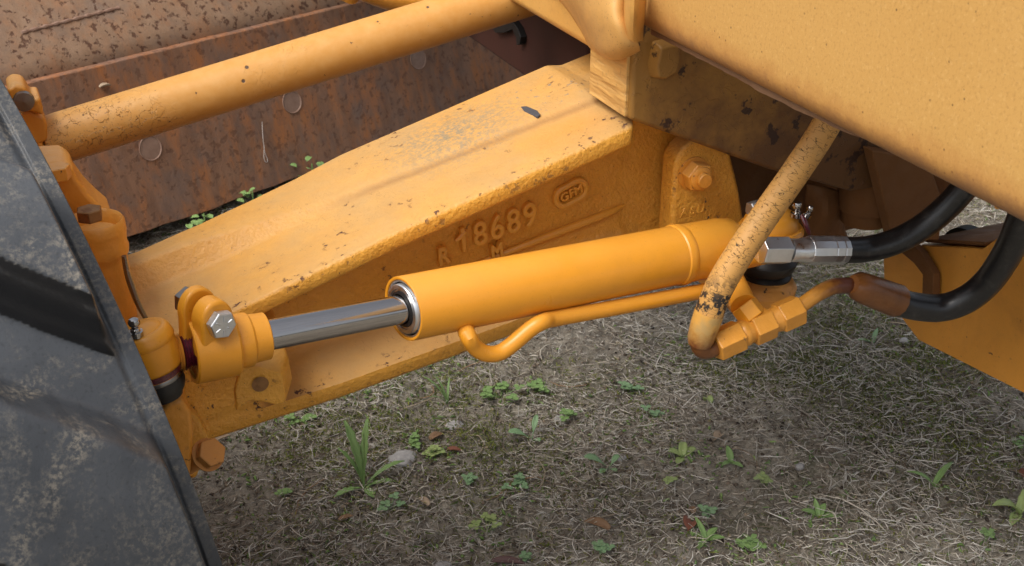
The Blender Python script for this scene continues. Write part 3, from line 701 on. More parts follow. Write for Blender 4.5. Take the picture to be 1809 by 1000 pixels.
# feed pipe looping under the barrel
lp = [(815, 548), (826, 592), (838, 612), (856, 624), (880, 624), (903, 610), (936, 582), (958, 569), (985, 562), (1100, 541), (1250, 513), (1300, 504)]
MB().tube([at(820, 573, y=1.058)]+[at(a, b, y=lerp(a, [815, 826, 958, 985, 1300], [1.052, 1.030, 1.036, 1.046, 1.070])) for i, (a, b) in enumerate(lp[1:])], [.0088]*len(lp), 20, smooth=5).build('feed_pipe', M['fresh'], SC)
# head end ball joint
hx, hy = .798, 1.102
MB().tube([ca(.72), ca(.75), Vector((hx, hy, .540))], [.026, .022, .022], 28).build('end_neck', M['fresh'], SC)
MB().lathe((hx, hy, .500-.006), (0, 0, 1), [(.020, .026), (.024, .031), (.040, .034), (.044, .0385), (.052, .0395), (.056, .0365), (.0565, .0335), (.064, .0315), (.072, .026), (.078, .017), (.080, .006), (.0802, 0)], 56).build('socket_housing', M['fresh'], SC, sharp=40)
MB().lathe((hx, hy, .484-.006), (0, 0, 1), [(0, .024), (.004, .030), (.009, .031), (.013, .027), (.018, .033), (.030, .037), (.036, .033), (.040, .027)], 40).build('socket_boot', M['boot'], SC)
MB().lathe((hx-.008, hy, .440), (0, 0, 1), [(0, .028), (.004, .036), (.022, .043), (.034, .045), (.042, .040), (.046, .030), (.0465, 0)], 48).build('stud_cup', M['arm'], SC, sharp=40)
z1 = at(1407, 374, y=1.075); zerk(z1+Vector((0, 0, -.006)), SC, 1.25)
z2 = at(1424, 376, y=1.078); zerk(z2+Vector((0, 0, -.005)), SC, 1.0, (.35, -.1, .9))
MB().tube([at(1416, 380, y=1.062), at(1422, 393, y=1.056), at(1428, 408, y=1.054), at(1432, 420, y=1.056)], [.002, .0032, .0026, .001], 10, smooth=3).build('grease_run', M['grease'], SC)
MB().box((.765, 1.10, .436), (.83, 1.21, .462)).build('steering_arm', M['arm'], SC, bevel=.004)
# port blocks on the barrel end
MB().tube([ca(.708), at(1310, 452, y=1.055), at(1345, 444, y=1.032)], [.017, .0165, .0150], 28).build('upper_port', M['fresh'], SC)
MB().tube([at(1285, 480, y=1.070), at(1300, 512, y=1.036), at(1314, 540, y=1.008)], [.0150, .0150, .0150], 24).build('lower_port', M['fresh'], SC, sharp=50)
pa, pb = at(1313, 538, y=1.008), at(1332, 563, y=.995)
MB().hexa(pa, pb-pa, (pb-pa).length, .0160, rot=.2).build('port_nut', M['fresh'], SC, bevel=.001)
MB().tube([pb, at(1342, 578, y=.990)], .0095, 18).build('port_nipple', M['zinc'], SC)
MB().hexa(at(1325, 374, y=1.11), (1, 0, .1), .018, .012, rot=.2).build('head_bolt', M['zinc'], SC, bevel=.001)

# ------------------------------------------------------------------ hoses
HC = thing('hydraulic_hose', at(1240, 560, y=.99), 'yellow painted hose with cracked flaking paint hanging in front of the cylinder end', 'hose', 'hydraulic hoses')
hp = [(1520, 110, .955), (1490, 165, .965), (1448, 240, .975), (1400, 312, .985), (1352, 380, .99), (1308, 445, .99), (1272, 505, .99), (1252, 555, .99)]
MB().tube([at(a, b, y=y) for a, b, y in hp], [.0148, .0148, .0148, .0150, .0152, .0155, .0156, .0156], 32, smooth=8).build('hose', M['crackhose'], HC)
MB().tube([at(1253, 552, y=.99), at(1246, 572, y=.99), at(1238, 598, y=.99), at(1236, 608, y=.99)], [.0160, .0158, .0148, .0128], 30).build('ferrule', M['fitrust'], HC, sharp=50)
MB().tube([at(1239, 596, y=.99), at(1238, 610, y=.99), at(1246, 617, y=.99), at(1262, 612, y=.99), at(1276, 605, y=.99)], [.0112, .0115, .0112, .0108, .0105], 24, smooth=4).build('elbow', M['rustferrule'], HC)
def along(a, b): 
    P_, Q_ = at(*a, y=.99), at(*b, y=.99); return P_, Q_-P_, (Q_-P_).length
P_, D_, L_ = along((1262, 612), (1308, 591)); MB().hexa(P_, D_, L_, .0185, rot=.15).build('swivel_nut', M['fit'], HC, bevel=.001)
TE = thing('tee_fitting', at(1345, 577, y=.99), 'orange painted brass style tee joining both lower hoses to the cylinder port', 'pipe fitting')
P_, D_, L_ = along((1306, 592), (1380, 560)); MB().lathe(P_, D_, [(0, .0135), (.004, .0150), (.008, .0150), (.009, .0142), (L_-.008, .0142), (L_-.006, .0150), (L_, .0150)], 28).build('tee_run', M['fit'], TE, sharp=40)
P_, D_, L_ = along((1326, 584), (1362, 568)); MB().hexa(P_, D_, L_, .0190, rot=.35).build('tee_hex', M['fit'], TE, bevel=.001)
HL = thing('hydraulic_hose', at(1600, 540, y=.985), 'black rubber hose with rust brown ferrule curving in front of the lower plate', 'hose', 'hydraulic hoses')
P_, D_, L_ = along((1374, 563), (1412, 546)); MB().hexa(P_, D_, L_, .0182, rot=.15).build('swivel_nut', M['fit'], HL, bevel=.001)
MB().tube([at(a, b, y=.99) for a, b in ((1405, 548), (1425, 533), (1450, 516), (1478, 505), (1512, 505))], [.0085, .0085, .0088, .009, .0095], 20, smooth=5).build('pipe', M['rustpipe'], HL)
MB().tube([at(a, b, y=.985) for a, b in ((1506, 502), (1516, 505), (1530, 511), (1565, 524), (1584, 531))], [.0105, .0165, .0180, .0190, .0195], 14).build('ferrule', M['rustferrule'], HL, sharp=50)
hp = [(1574, 528, .985), (1610, 540, .98), (1660, 544, .97), (1705, 530, .955), (1745, 498, .94), (1778, 450, .92), (1803, 395, .90), (1822, 330, .88), (1835, 250, .86)]
MB().tube([at(a, b, y=y) for a, b, y in hp], [.0162]*9, 32, smooth=8).build('hose', M['hose'], HL)
HU = thing('hydraulic_hose', at(1400, 442, y=1.03), 'black rubber hose with shiny silver crimped fitting rising under the frame', 'hose', 'hydraulic hoses')
def a3(a): return at(a, 442.5-(a-1340)*.005, y=1.03)
s0 = a3(1338); sd_ = (a3(1490)-s0).normalized(); lx = lambda a: (a3(a)-s0).length
MB().hexa(a3(1341), sd_, lx(1389)-lx(1341), .0168, rot=.02).build('swivel_nut', M['silver'], HU, bevel=.0014)
MB().lathe(s0, sd_, [(lx(1387), .009), (lx(1393), .009), (lx(1394), .0125), (lx(1396), .0132), (lx(1414), .0132), (lx(1416), .0142), (lx(1424), .0150), (lx(1427), .0150)], 32).build('hose_tail', M['silver'], HU, sharp=40)
MB().lathe(s0, sd_, [(lx(1424), .0140), (lx(1426), .0158), (lx(1430), .0166), (lx(1463), .0166), (lx(1464.5), .0160), (lx(1466), .0166), (lx(1478), .0166), (lx(1479.5), .0161), (lx(1481), .0166), (lx(1489), .0166), (lx(1490), .0155)], 12).build('crimped_ferrule', M['silver'], HU, sharp=20)
hp = [(1484, 441.8, 1.03), (1530, 440, 1.03), (1578, 428, 1.02), (1625, 404, 1.01), (1668, 370, 1.0), (1705, 330, .99), (1740, 280, .98), (1770, 220, .97)]
MB().tube([at(a, b, y=y) for a, b, y in hp], [.0152]*8, 32, smooth=8).build('hose', M['hose'], HU)

# ------------------------------------------------------------------ lean bar
LB = thing('lean_bar', at(120, 245, y=1.5), 'long round yellow lean bar with blistered paint crossing in front of the blade', 'tie bar')
l0, l1 = at(80, 252, y=1.5), at(905, -4, y=1.5); ld = (l1-l0)
MB().lathe(l0, ld, [(0, .028), (.002, .0305), (.02*1, .0308), (ld.length*.5, .0306), (ld.length+.08, .0306)], 48).build('bar', M['bar'], LB)
# yoke at the wheel end
yk = [(12, 160), (25, 150), (42, 152), (52, 165), (56, 176), (70, 172), (76, 190), (77, 206), (60, 200), (40, 196), (34, 188), (20, 178)]
MB().prism([at(a, b, y=1.46) for a, b in yk], (0, .05, 0)).build('yoke', M['arm'], LB, bevel=.005, seg=3)
yk = [(30, 200), (52, 196), (78, 208), (84, 222), (84, 248), (74, 254), (92, 272), (92, 290), (60, 300), (30, 260)]
MB().prism([at(a, b, y=1.47) for a, b in yk], (0, .05, 0)).build('yoke_cheek', M['arm'], LB, bevel=.005, seg=3)
MB().lathe(at(42, 178, y=1.46), (0, -1, 0), [(0, .012), (.006, .011), (.007, 0)], 20).build('yoke_pin', M['steel'], LB)
q = at(688, -6, y=1.75)
LA = thing('lift_arm', q, 'short yellow lift arm tip at the top edge above the lean bar', 'lift arm')
MB().tube([Vector((.05, 1.95, 1.35)), at(560, -70, y=1.83), at(615, -30, y=1.8), at(665, -8, y=1.8), at(715, 3, y=1.8), at(800, -10, y=1.8), Vector((.70, 1.78, .80))], [.016, .015, .014, .016, .016, .016, .016], 18, smooth=4).build('arm_tube', M['arm'], LA)

# ------------------------------------------------------------------ steering knuckle
KN = thing('steering_knuckle', at(240, 560, y=1.2), 'orange steering knuckle and kingpin housing between tyre and axle', 'steering knuckle')
k0, k1 = at(172, 395, y=1.20), at(205, 600, y=1.20); kd = (k1-k0)
MB().lathe(at(168, 402, y=1.20), kd, [(.004, .012), (.004, .022), (-.006, .0245), (-.009, .0275), (-.006, .0295), (.004, .0300), (.016, .0285), (.022, .0300), (.028, .0290), (.031, .0270), (.036, .0268), (.15, .0285), (.20, .030)], 44).build('kingpin_housing', M['arm'], KN, sharp=40)
MB().hexa(at(160, 388, y=1.185), -kd, .012, .013, rot=.4).build('cap_bolt', M['rustbolt'], KN, bevel=.0015)
yp = [(60, 292), (92, 289), (112, 288), (130, 297), (137, 316), (158, 345), (178, 365), (205, 388), (190, 402), (160, 402), (130, 390), (60, 340)]
MB().prism([at(a, b, y=1.235) for a, b in yp], (.0, .06, .0)).build('upper_yoke', M['arm'], KN, bevel=.006, seg=3)
MB().hexa(at(104, 316, y=1.228), -kd, .014, .013, rot=.1).build('cap_bolt', M['arm'], KN, bevel=.0015)
ar = [(282, 730), (300, 712), (322, 704), (338, 728), (343, 760), (341, 812), (336, 850), (320, 842), (288, 790)]
MB().prism([at(a, b, y=1.025) for a, b in ar], (0, .09, 0)).build('knuckle_arm', M['arm'], KN, bevel=.006, seg=3)
MB().prism([at(a, b, y=1.115) for a, b in ((300, 700), (352, 740), (372, 775), (348, 850), (300, 840))], (0, .06, 0)).build('axle_stop_pad', M['cast'], KN, bevel=.006, seg=3)
sa_, sb_ = at(330, 824, y=1.062), at(366, 804, y=1.030); sx = sb_-sa_
pr = []
for i in range(11): pr += [(i*sx.length/11, .0078), ((i+.5)*sx.length/11, .0092)]
ST = MB().lathe(sa_, sx, pr, 24).build('stop_bolt_thread', M['rustpaint'], KN, sharp=50)
MB().lathe(sb_, sx, [(-.001, .0092), (0, .0165), (.0022, .0165), (.0026, .013)], 28).build('stop_bolt_flange', M['rustpaint'], KN)
MB().hexa(sb_+sx.normalized()*.0022, sx, .011, .0148, rot=.35).build('stop_bolt_head', M['rustpaint'], KN, bevel=.0012)
# gasket of hardened grease along the housing
gp = [(219, 452), (224, 480), (232, 505), (243, 535), (256, 560), (272, 588)]
MB().tube([at(a, b, y=1.165) for a, b in gp], [.0025, .003, .0035, .003, .0025, .001], 8, smooth=4).build('old_grease', M['steel'], KN)

# ------------------------------------------------------------------ front wheel
CW = Vector((-.004, 1.32, .442)); PSI, GAM, RT = .22, .138, .471
wa = Vector((math.cos(GAM)*math.cos(PSI), math.cos(GAM)*math.sin(PSI), math.sin(GAM)))
we1 = wa.cross(_z).normalized(); we2 = we1.cross(wa)
WH = thing('tyred_wheel', CW-wa*.2-Vector((0, 0, .44)), 'large dusty black rubber tyre with heavy tread lugs at the left edge', 'wheel')
LUGS = [(-65.4, 15, .030), (-34.1, 15, .030), (-2.8, 18.0, .046), (30.5, 12.0, .052), (53.5, 14, .011)] + [(85+28.4*i, 14, .018) for i in range(8)]
def lug_h(th, s):
    tot = 0.0
    sl = 122*s if s < .17 else 122*.17-60*(s-.17)
    for b0, top, hl in LUGS:
        ph = (th-b0-sl+180) % 360-180
        if ph < -7 or ph > top+7: continue
        wob = .12*noise1(s*45+b0, 2)
        q_ = min(max((ph+5.5+wob)/5.3, 0), 1); up = q_ + .035*math.sin(q_*4*math.pi)      # stepped lower wall
        dn = 1-smooth((ph-top+1.0-wob*2)/3.6)
        tot = max(tot, up*dn*hl)
    edge = smooth((s-.0135)/.010)
    return tot*edge + .010*smooth((s-.012)/.16)
def tyre_pt(th, s, r): 
    a = R_(th); return CW + (we1*math.cos(a)+we2*math.sin(a))*r - wa*s
sv = list(np.concatenate([[-.0012, -.0008], np.linspace(0, .03, 30), np.linspace(.034, .20, 44), np.linspace(.21, .40, 24)]))
tv = np.concatenate([np.linspace(-8, 64, 420), np.linspace(64.8, 352, 360)[:-1]])
rows = []
for th in tv:
    row = [tyre_pt(th, .010, RT-.18), tyre_pt(th, .004, RT-.12), tyre_pt(th, .001, RT-.06), tyre_pt(th, -.001, RT-.022)]
    for s in sv:
        base = RT - (.005 if s < -.001 else .0015 if s < -.0005 else 0) + (-.0022*smooth((s-.0105)/.0015)*(1-smooth((s-.0135)/.006)))
        row.append(tyre_pt(th, s, base+lug_h(th, s)))
    row += [tyre_pt(th, .41, RT-.02), tyre_pt(th, .42, RT-.10), tyre_pt(th, .40, RT-.18)]
    rows.append(row)
rows.append(rows[0])
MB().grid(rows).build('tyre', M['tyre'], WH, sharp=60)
MB().lathe(CW, -wa, [(-.010, .295), (.02, .28), (.06, .26), (.10, .25), (.102, .08), (.11, .0)], 48).build('rim', M['arm'], WH)

# ------------------------------------------------------------------ litter on the soil (uncountable)
def tinted(name, V, F, T, mat, label, cat):
    me = bpy.data.meshes.new(name); me.vertices.add(len(V)); me.vertices.foreach_set('co', V.astype(np.float32).ravel())
    n = F.shape[1]; me.loops.add(F.size); me.loops.foreach_set('vertex_index', F.astype(np.int32).ravel())
    me.polygons.add(len(F)); me.polygons.foreach_set('loop_start', np.arange(0, F.size, n, dtype=np.int32))
    a = me.attributes.new('tint', 'FLOAT_COLOR', 'POINT'); a.data.foreach_set('color', np.c_[T, np.ones(len(T))].astype(np.float32).ravel())
    me.update(calc_edges=True); me.validate(); me.materials.append(mat)
    o = bpy.data.objects.new(name, me); COL.objects.link(o); return tag(o, label, cat, kind='stuff')
def fibres(N, xr, yr, lmin, lmax, wid, lift, bend, cols, tilt=.12, seg=5, pick=None):
    x = RNG.uniform(*xr, N); y = RNG.uniform(*yr, N)
    if pick is not None:
        m = pick(x, y); x, y = x[m], y[m]; N = len(x)
    L = lmin*(lmax/lmin)**(RNG.random(N)**1.6); az = RNG.uniform(0, 2*np.pi, N); el = np.abs(RNG.normal(0, tilt, N))
    k1 = RNG.normal(0, bend, N); k2 = RNG.normal(0, bend, N); w = wid*RNG.uniform(.5, 1.3, N); z0 = gh(x, y)+RNG.uniform(.0, lift, N)
    ts = np.linspace(0, 1, seg); px = np.zeros((N, seg)); py = px.copy(); pz = px.copy(); hd = np.zeros((N, seg))
    cx, cy = x.copy(), y.copy(); cz = z0.copy()
    for i in range(seg):
        a = az+k1*ts[i]+k2*ts[i]**2*1.5; hd[:, i] = a
        px[:, i], py[:, i], pz[:, i] = cx, cy, cz
        d = L/(seg-1); cx = cx+np.cos(a)*d*np.cos(el); cy = cy+np.sin(a)*d*np.cos(el)
        cz = cz+np.sin(el)*d*np.cos(ts[i]*2.2)+RNG.normal(0, .0009, N)
        cz = np.maximum(cz, gh(cx, cy)+.0012)
    tap = np.array([.5]+[1]*(seg-2)+[.45])
    V = np.zeros((N, seg, 3, 3)); 
    for j, (o1, o2) in enumerate(((-1, 0), (1, 0), (0, 1.1))):
        ww = w[:, None]*tap[None]
        V[:, :, j, 0] = px-np.sin(hd)*o1*ww*.5; V[:, :, j, 1] = py+np.cos(hd)*o1*ww*.5; V[:, :, j, 2] = pz+o2*ww*.5
    base = (np.arange(N)*seg*3)[:, None, None]; F = []
    for i in range(seg-1):
        for j in range(3):
            j2 = (j+1) % 3; F.append([i*3+j, i*3+j2, (i+1)*3+j2, (i+1)*3+j])
    F = (base+np.array(F)[None]).reshape(-1, 4)
    cols = np.array(cols); c = cols[RNG.integers(0, len(cols), N)]*RNG.uniform(.65, 1.2, N)[:, None]
    T = np.repeat(c, seg*3, 0)
    return V.reshape(-1, 3), F, T
def joined(parts):
    b = 0; VV, FF, TT = [], [], []
    for V, F, T in parts: VV.append(V); FF.append(F+b); TT.append(T); b += len(V)
    return np.concatenate(VV), np.concatenate(FF), np.concatenate(TT)
def patchy(sx, sy, ph, thr):
    def f(x, y):
        q = np.sin(x*sx+ph)+np.sin(y*sy-ph*1.3)+np.sin((x+y)*sx*.7+ph*2.1)+.8*np.sin((x-y)*sy*1.9+ph)
        return q+RNG.normal(0, .7, len(x)) > thr
    return f
STRAW = [(.56, .50, .41), (.44, .385, .30), (.32, .27, .205), (.18, .14, .10), (.64, .59, .52), (.10, .075, .055), (.42, .39, .345), (.24, .19, .14)]
VX, VY = (-.25, 2.1), (.95, 3.2)
def clump(f, lo, gain): return lambda x, y: RNG.random(len(x)) < np.clip(lo+gain*(vnoise(x, y, f)+.6*vnoise(x, y, f*2.7)), .03, 1)
PALE = [(.60, .56, .49), (.50, .45, .37), (.66, .63, .57)]
V, F, T = joined([fibres(85000, VX, VY, .005, .020, .0016, .004, .5, STRAW, .18, 3),
                  fibres(42000, VX, VY, .010, .036, .0014, .007, .6, STRAW, .2, 4, clump(5.5, .45, 1.9)),
                  fibres(8000, VX, VY, .025, .065, .0012, .009, .8, STRAW, .18, 5, clump(4.1, .45, 1.9)),
                  fibres(52000, (-.2, 1.4), VY, .007, .040, .0014, .008, .6, PALE, .22, 4, clump(5.1, .42, 1.7)),
                  fibres(11000, (.95, 2.0), (1.0, 3.0), .015, .065, .0016, .010, .5, PALE, .22, 4, clump(6.3, .40, 2.0)),
                  fibres(200, VX, VY, .06, .13, .0022, .008, .9, [(.56, .51, .43), (.46, .38, .28), (.33, .21, .12)], .06),
                  fibres(9000, (-1.4, 4.2), (2.8, 7.2), .03, .09, .003, .008, .8, STRAW, .15)])
tinted('dead_grass_litter', V, F, T, M['straw'], 'tangled pale dead grass stems and root fibres lying on the soil', 'dead grass')
# moss and short grass, in patches
GREEN = [(.13, .165, .03), (.18, .205, .04), (.10, .14, .03), (.24, .25, .06)]
def near(list_, r):
    C_ = np.array([tuple(at(a, b, z=0))[:2] for a, b in list_])
    def f(x, y):
        d = np.min(np.hypot(x[:, None]-C_[None, :, 0], y[:, None]-C_[None, :, 1]), 1)
        return RNG.random(len(x)) < np.exp(-(d/r)**2)
    return f
mp = [(1410, 670), (1540, 705), (1610, 720), (1640, 760), (1480, 690), (1560, 745), (690, 765), (620, 770), (1640, 640), (1300, 640), (860, 790), (1700, 790), (1450, 640), (560, 790), (780, 690), (1500, 500), (1480, 560)]
V, F, T = joined([fibres(300000, VX, VY, .004, .013, .0019, .005, .8, GREEN, .9, 3, near(mp, .095)),
                  fibres(80000, VX, VY, .005, .016, .0018, .004, .8, GREEN, .6, 3, clump(4.9, .22, 1.5)),
                  fibres(16000, VX, VY, .005, .014, .0042, .003, .8, [(.17, .27, .08), (.22, .31, .11), (.15, .23, .09)], .5, 4, clump(7.7, .18, 1.2)),
                  fibres(60000, VX, VY, .005, .013, .0045, .004, .8, [(.17, .28, .08), (.22, .32, .11)], .5, 4, near([(885, 700), (948, 690), (770, 812), (735, 800), (915, 860), (860, 930), (1155, 742), (1120, 690), (1240, 960), (1325, 978), (1205, 818), (640, 700), (530, 752), (1445, 925), (640, 880)], .030)),
                  fibres(500, VX, VY, .02, .05, .0024, .002, .6, [(.12, .20, .04), (.16, .24, .06)], .7, 4, patchy(3.7, 5.1, 1.2, .6)),
                  fibres(5000, (-1.4, 4.2), (2.6, 7.0), .02, .06, .003, .004, .6, [(.12, .18, .04), (.16, .22, .06)], .7, 4, patchy(2.7, 3.1, 1.2, .2))])
tinted('moss_and_short_grass', V, F, T, M['moss'], 'green moss tufts and short grass blades in patches on the soil', 'moss')
# crumbs of soil and grit
N = 45000
x = RNG.uniform(*VX, N); y = RNG.uniform(*VY, N); r = .0008*(6.5**(RNG.random(N)**2.2)); z = gh(x, y)+r*.3
oct_ = np.array([(1, 0, 0), (0, 1, 0), (-1, 0, 0), (0, -1, 0), (0, 0, .8), (0, 0, -.8)], float)
V = np.stack([x, y, z], 1)[:, None]+oct_[None]*r[:, None, None]*RNG.uniform(.6, 1.3, (N, 6, 1))
fo = np.array([(0, 1, 4), (1, 2, 4), (2, 3, 4), (3, 0, 4), (1, 0, 5), (2, 1, 5), (3, 2, 5), (0, 3, 5)])
F = ((np.arange(N)*6)[:, None, None]+fo[None]).reshape(-1, 3)
gc = np.array([(.13, .10, .075), (.08, .06, .045), (.30, .24, .17), (.20, .155, .115), (.05, .038, .03)])
tinted('soil_crumbs', V.reshape(-1, 3), F, np.repeat(gc[RNG.integers(0, 5, N)], 6, 0), M['straw'], 'crumbs of brown soil and pale grit scattered over the ground', 'soil crumbs')

# ------------------------------------------------------------------ weeds, fallen leaves, stones: one by one
def gp(px_, py_):
    p = at(px_, py_, z=0); p.z = ground_h(p.x, p.y); return p
def leaf(base, az, el, L, W_, mat, parent, droop=.8, shape='spoon', fold=.25, name='leaf', teeth=0):
    n = 11; d = Vector((math.cos(az), math.sin(az), 0)); sde = Vector((-math.sin(az), math.cos(az), 0)); rows = []; p = Vector(base); e = el
    for i in range(n):
        t = i/(n-1)
        if shape == 'spoon': w = (.10 + .90*smooth((t-.25)/.4))*math.sqrt(max(1-((t-.68)/.33)**2, 0)) if t > .68 else (.10+.90*smooth((t-.25)/.4))
        elif shape == 'blade': w = math.sin(math.pi*min(t*.85+.15, 1))**.8
        elif shape == 'round': w = math.sqrt(max(0.02, 1-((t-.55)/.47)**2)) if t > .12 else .12
        else: w = (.18+.82*smooth(t/.6))*(math.sqrt(max(1-((t-.6)/.41)**2, 0)) if t > .6 else 1)
        if teeth: w *= 1-teeth*(i % 2)
        w = max(w, .03)*W_*.5
        nrm = Vector((0, 0, 1))*math.cos(e)-d*math.sin(e)
        rows.append([p-sde*w+nrm*w*fold*2, p-sde*w*.5+nrm*w*fold*.7, p, p+sde*w*.5+nrm*w*fold*.7, p+sde*w+nrm*w*fold*2])
        p = p+(d*math.cos(e)+Vector((0, 0, 1))*math.sin(e))*(L/(n-1)); e -= droop/(n-1)
    return MB().grid(rows).build(name, mat, parent, sharp=80, solid=.0006)
def plant(name, px_, py_, label, leaves, mat, group=None, cat='weed', shape='spoon', teeth=0, stem=0):
    b = gp(px_, py_); root = thing(name, b, label, cat, group)
    for (az, el, L, W_, dr) in leaves:
        leaf(b+Vector((0, 0, .002)), R_(az), R_(el), L*(1 if name == 'dandelion' else .84), W_*(1 if name == 'dandelion' else .84), mat, root, dr, shape, teeth=teeth)
    if stem: MB().tube([b, b+Vector((.004, 0, stem*.5)), b+Vector((.006, .002, stem))], [.0016, .0013, .0008], 8).build('stem', mat, root)
    return root
plant('dandelion', 643, 868, 'tallest weed with upright toothed dandelion leaves near the wheel', [(110, 82, .112, .017, .5), (60, 80, .108, .013, .6), (150, 78, .080, .012, .6), (10, 40, .078, .011, .9), (-10, 22, .05, .012, .7), (190, 18, .05, .013, .6), (-80, 12, .034, .016, .3)], M['leaf'], shape='other', teeth=.30, stem=.10)
plant('spoon_leaf_weed', 940, 775, 'pale green spoon leafed weed below the middle of the pipe', [(165, 42, .052, .019, .7), (50, 60, .050, .012, .5), (-60, 20, .02, .012, .4)], M['leaf2'])
plant('spoon_leaf_weed', 1075, 838, 'broad spoon leafed weed with one large leaf leaning left, bottom centre', [(160, 48, .055, .020, .7), (25, 40, .034, .012, .5), (200, 15, .024, .012, .5), (-60, 10, .018, .010, .3)], M['leaf2'])
plant('grass_tuft', 790, 715, 'tuft of narrow grass blades under the axle beam', [(150, 75, .085, .006, .9), (120, 80, .07, .005, .7), (60, 70, .06, .005, .8), (200, 60, .06, .005, .8)], M['leaf'], cat='grass', shape='blade')
plant('blade_weed', 1648, 866, 'weed with two long arching leaves at lower right', [(150, 55, .062, .012, 1.0), (20, 50, .07, .012, 1.1), (-40, 15, .03, .01, .5)], M['leaf'], shape='blade')
plant('blade_weed', 1800, 905, 'bright green leafy weed cut off by the right picture edge', [(170, 60, .07, .026, 1.3), (30, 55, .07, .02, 1.0), (-150, 20, .05, .02, .6)], M['leaf3'], shape='blade', teeth=.15)
plant('blade_weed', 1542, 604, 'small arching two leaf weed below the rusty hose ferrule', [(165, 35, .045, .009, .8), (40, 50, .045, .010, .9)], M['leaf2'], shape='blade')
plant('blade_weed', 1290, 825, 'small upright pointed leaf weed right of centre', [(80, 60, .035, .014, .6), (200, 30, .028, .011, .6), (-70, 20, .03, .012, .4)], M['leaf'], shape='blade')
plant('blade_weed', 1205, 818, 'weed with crowded yellow green leaves below the elbow fitting', [(150, 45, .032, .017, .8), (60, 50, .034, .017, .8), (10, 35, .034, .016, .7), (220, 20, .028, .015, .5)], M['leaf3'], shape='round')
plant('blade_weed', 1245, 965, 'branching light green weed at the bottom edge', [(100, 60, .045, .011, .6), (20, 35, .035, .013, .7), (-20, 15, .035, .014, .3), (220, 25, .038, .012, .5), (150, 40, .03, .01, .5)], M['leaf'], shape='blade')
plant('blade_weed', 1445, 922, 'leafy weed with tangled stems by the two long straws', [(150, 40, .035, .015, .7), (30, 50, .03, .014, .7), (-30, 15, .036, .012, .3), (80, 60, .035, .010, .5)], M['leaf'], shape='blade')
def clover(px_, py_, label, n=5, s=1.0, mat=None, spread=.018):
    s = s*.78
    b = gp(px_, py_); root = thing('clover_seedling', b, label, 'seedling', 'small clover seedlings on the soil')
    rr = random.Random(int(px_*7+py_))
    for i in range(n):
        a = rr.uniform(0, 6.28); q = b+Vector((math.cos(a), math.sin(a), 0))*rr.uniform(.2, 1)*spread*s; q.z = b.z+rr.uniform(.008, .020)*s
        for j in range(3):
            leaf(q, a+j*2.09, .25, .0115*s*rr.uniform(.8, 1.2), .0105*s, mat or M['leaf'], root, .3, 'round', .15, 'leaflet')
        MB().tube([b, (b+q)*.5+Vector((0, 0, .002)), q], .0006, 6).build('stem', mat or M['leaf'], root)
CL = [(885, 700, 'large clover patch left of the fittings, under the feed pipe', 9, 1.2, None, .035), (948, 690, 'clover patch just right of the largest clover patch', 6, 1.1, None, .03),
      (1000, 742, 'clover seedling beside the pale stone chip right of the spoon leafed weed', 5, 1.0, None, .02), (530, 752, 'clover seedling close under the left end of the axle', 5, 1.1, None, .025),
      (770, 812, 'yellowish seedling below the pale flat stone chip', 5, 1.0, M['leaf3'], .025), (735, 800, 'seedling cluster right of the round pale stone', 5, 1.0, None, .025),
      (915, 860, 'blue green seedling in the middle of the foreground', 5, 1.0, M['leaf2'], .03), (860, 930, 'seedling cluster in the foreground below the middle weed', 6, 1.0, M['leaf3'], .03),
      (1345, 862, 'tiny bright clover below the white stone chip', 4, .9, M['leaf3'], .02), (1325, 978, 'flat clover cluster at the bottom edge right of centre', 7, 1.0, None, .025),
      (1155, 742, 'seedling under the elbow fitting', 5, 1.0, M['leaf2'], .025), (830, 850, 'small seedling left of the middle foreground weed', 4, .9, M['leaf2'], .02),
      (1060, 985, 'seedling at the bottom edge in the centre', 4, 1.0, M['leaf2'], .02), (1250, 920, 'small seedling above the branching weed', 3, 1.0, M['leaf2'], .012),
      (1120, 690, 'seedling in the shade below the loop of the elbow', 5, 1.0, M['leaf2'], .03), (690, 905, 'low seedling right of the dandelion base', 4, 1.0, M['leaf2'], .02),
      (1800, 790, 'seedling at the right edge above the bright weed', 3, 1.0, None, .02), (1740, 960, 'seedling in the lower right corner', 3, .9, None, .02),
      (640, 690, 'seedling against the lower flange of the axle', 4, 1.0, None, .02), (1180, 860, 'seedling left of the crowded yellow green weed', 3, .9, M['leaf3'], .012),
      (930, 985, 'seedling at the bottom edge left of centre', 3, .9, M['leaf2'], .015), (500, 880, 'lone seedling right of the tyre foot', 3, .9, None, .012)]
for c in CL: clover(*c)
for px_, py_, lab in ((447, 352, 'clump of round leaves behind the axle, right of the blade edge'), (362, 392, 'small clump of round leaves behind the axle, nearest the wheel'), (552, 303, 'round leaved sprig peeping over the axle top')):
    b = at(px_, py_, z=.055); root = thing('round_leaf_weed', (b.x, b.y, 0), lab, 'weed', 'weeds behind the axle')
    rr = random.Random(px_)
    for i in range(10):
        q = b+Vector((rr.uniform(-.035, .035), rr.uniform(-.025, .025), rr.uniform(-.03, .025)))
        leaf(q, rr.uniform(0, 6.28), rr.uniform(.2, 1.0), .019, .016, M['leaf'], root, .5, 'round', .2)
    MB().tube([(b.x, b.y, 0), b, b+Vector((0, 0, .02))], .0015, 6).build('stem', M['leaf'], root)
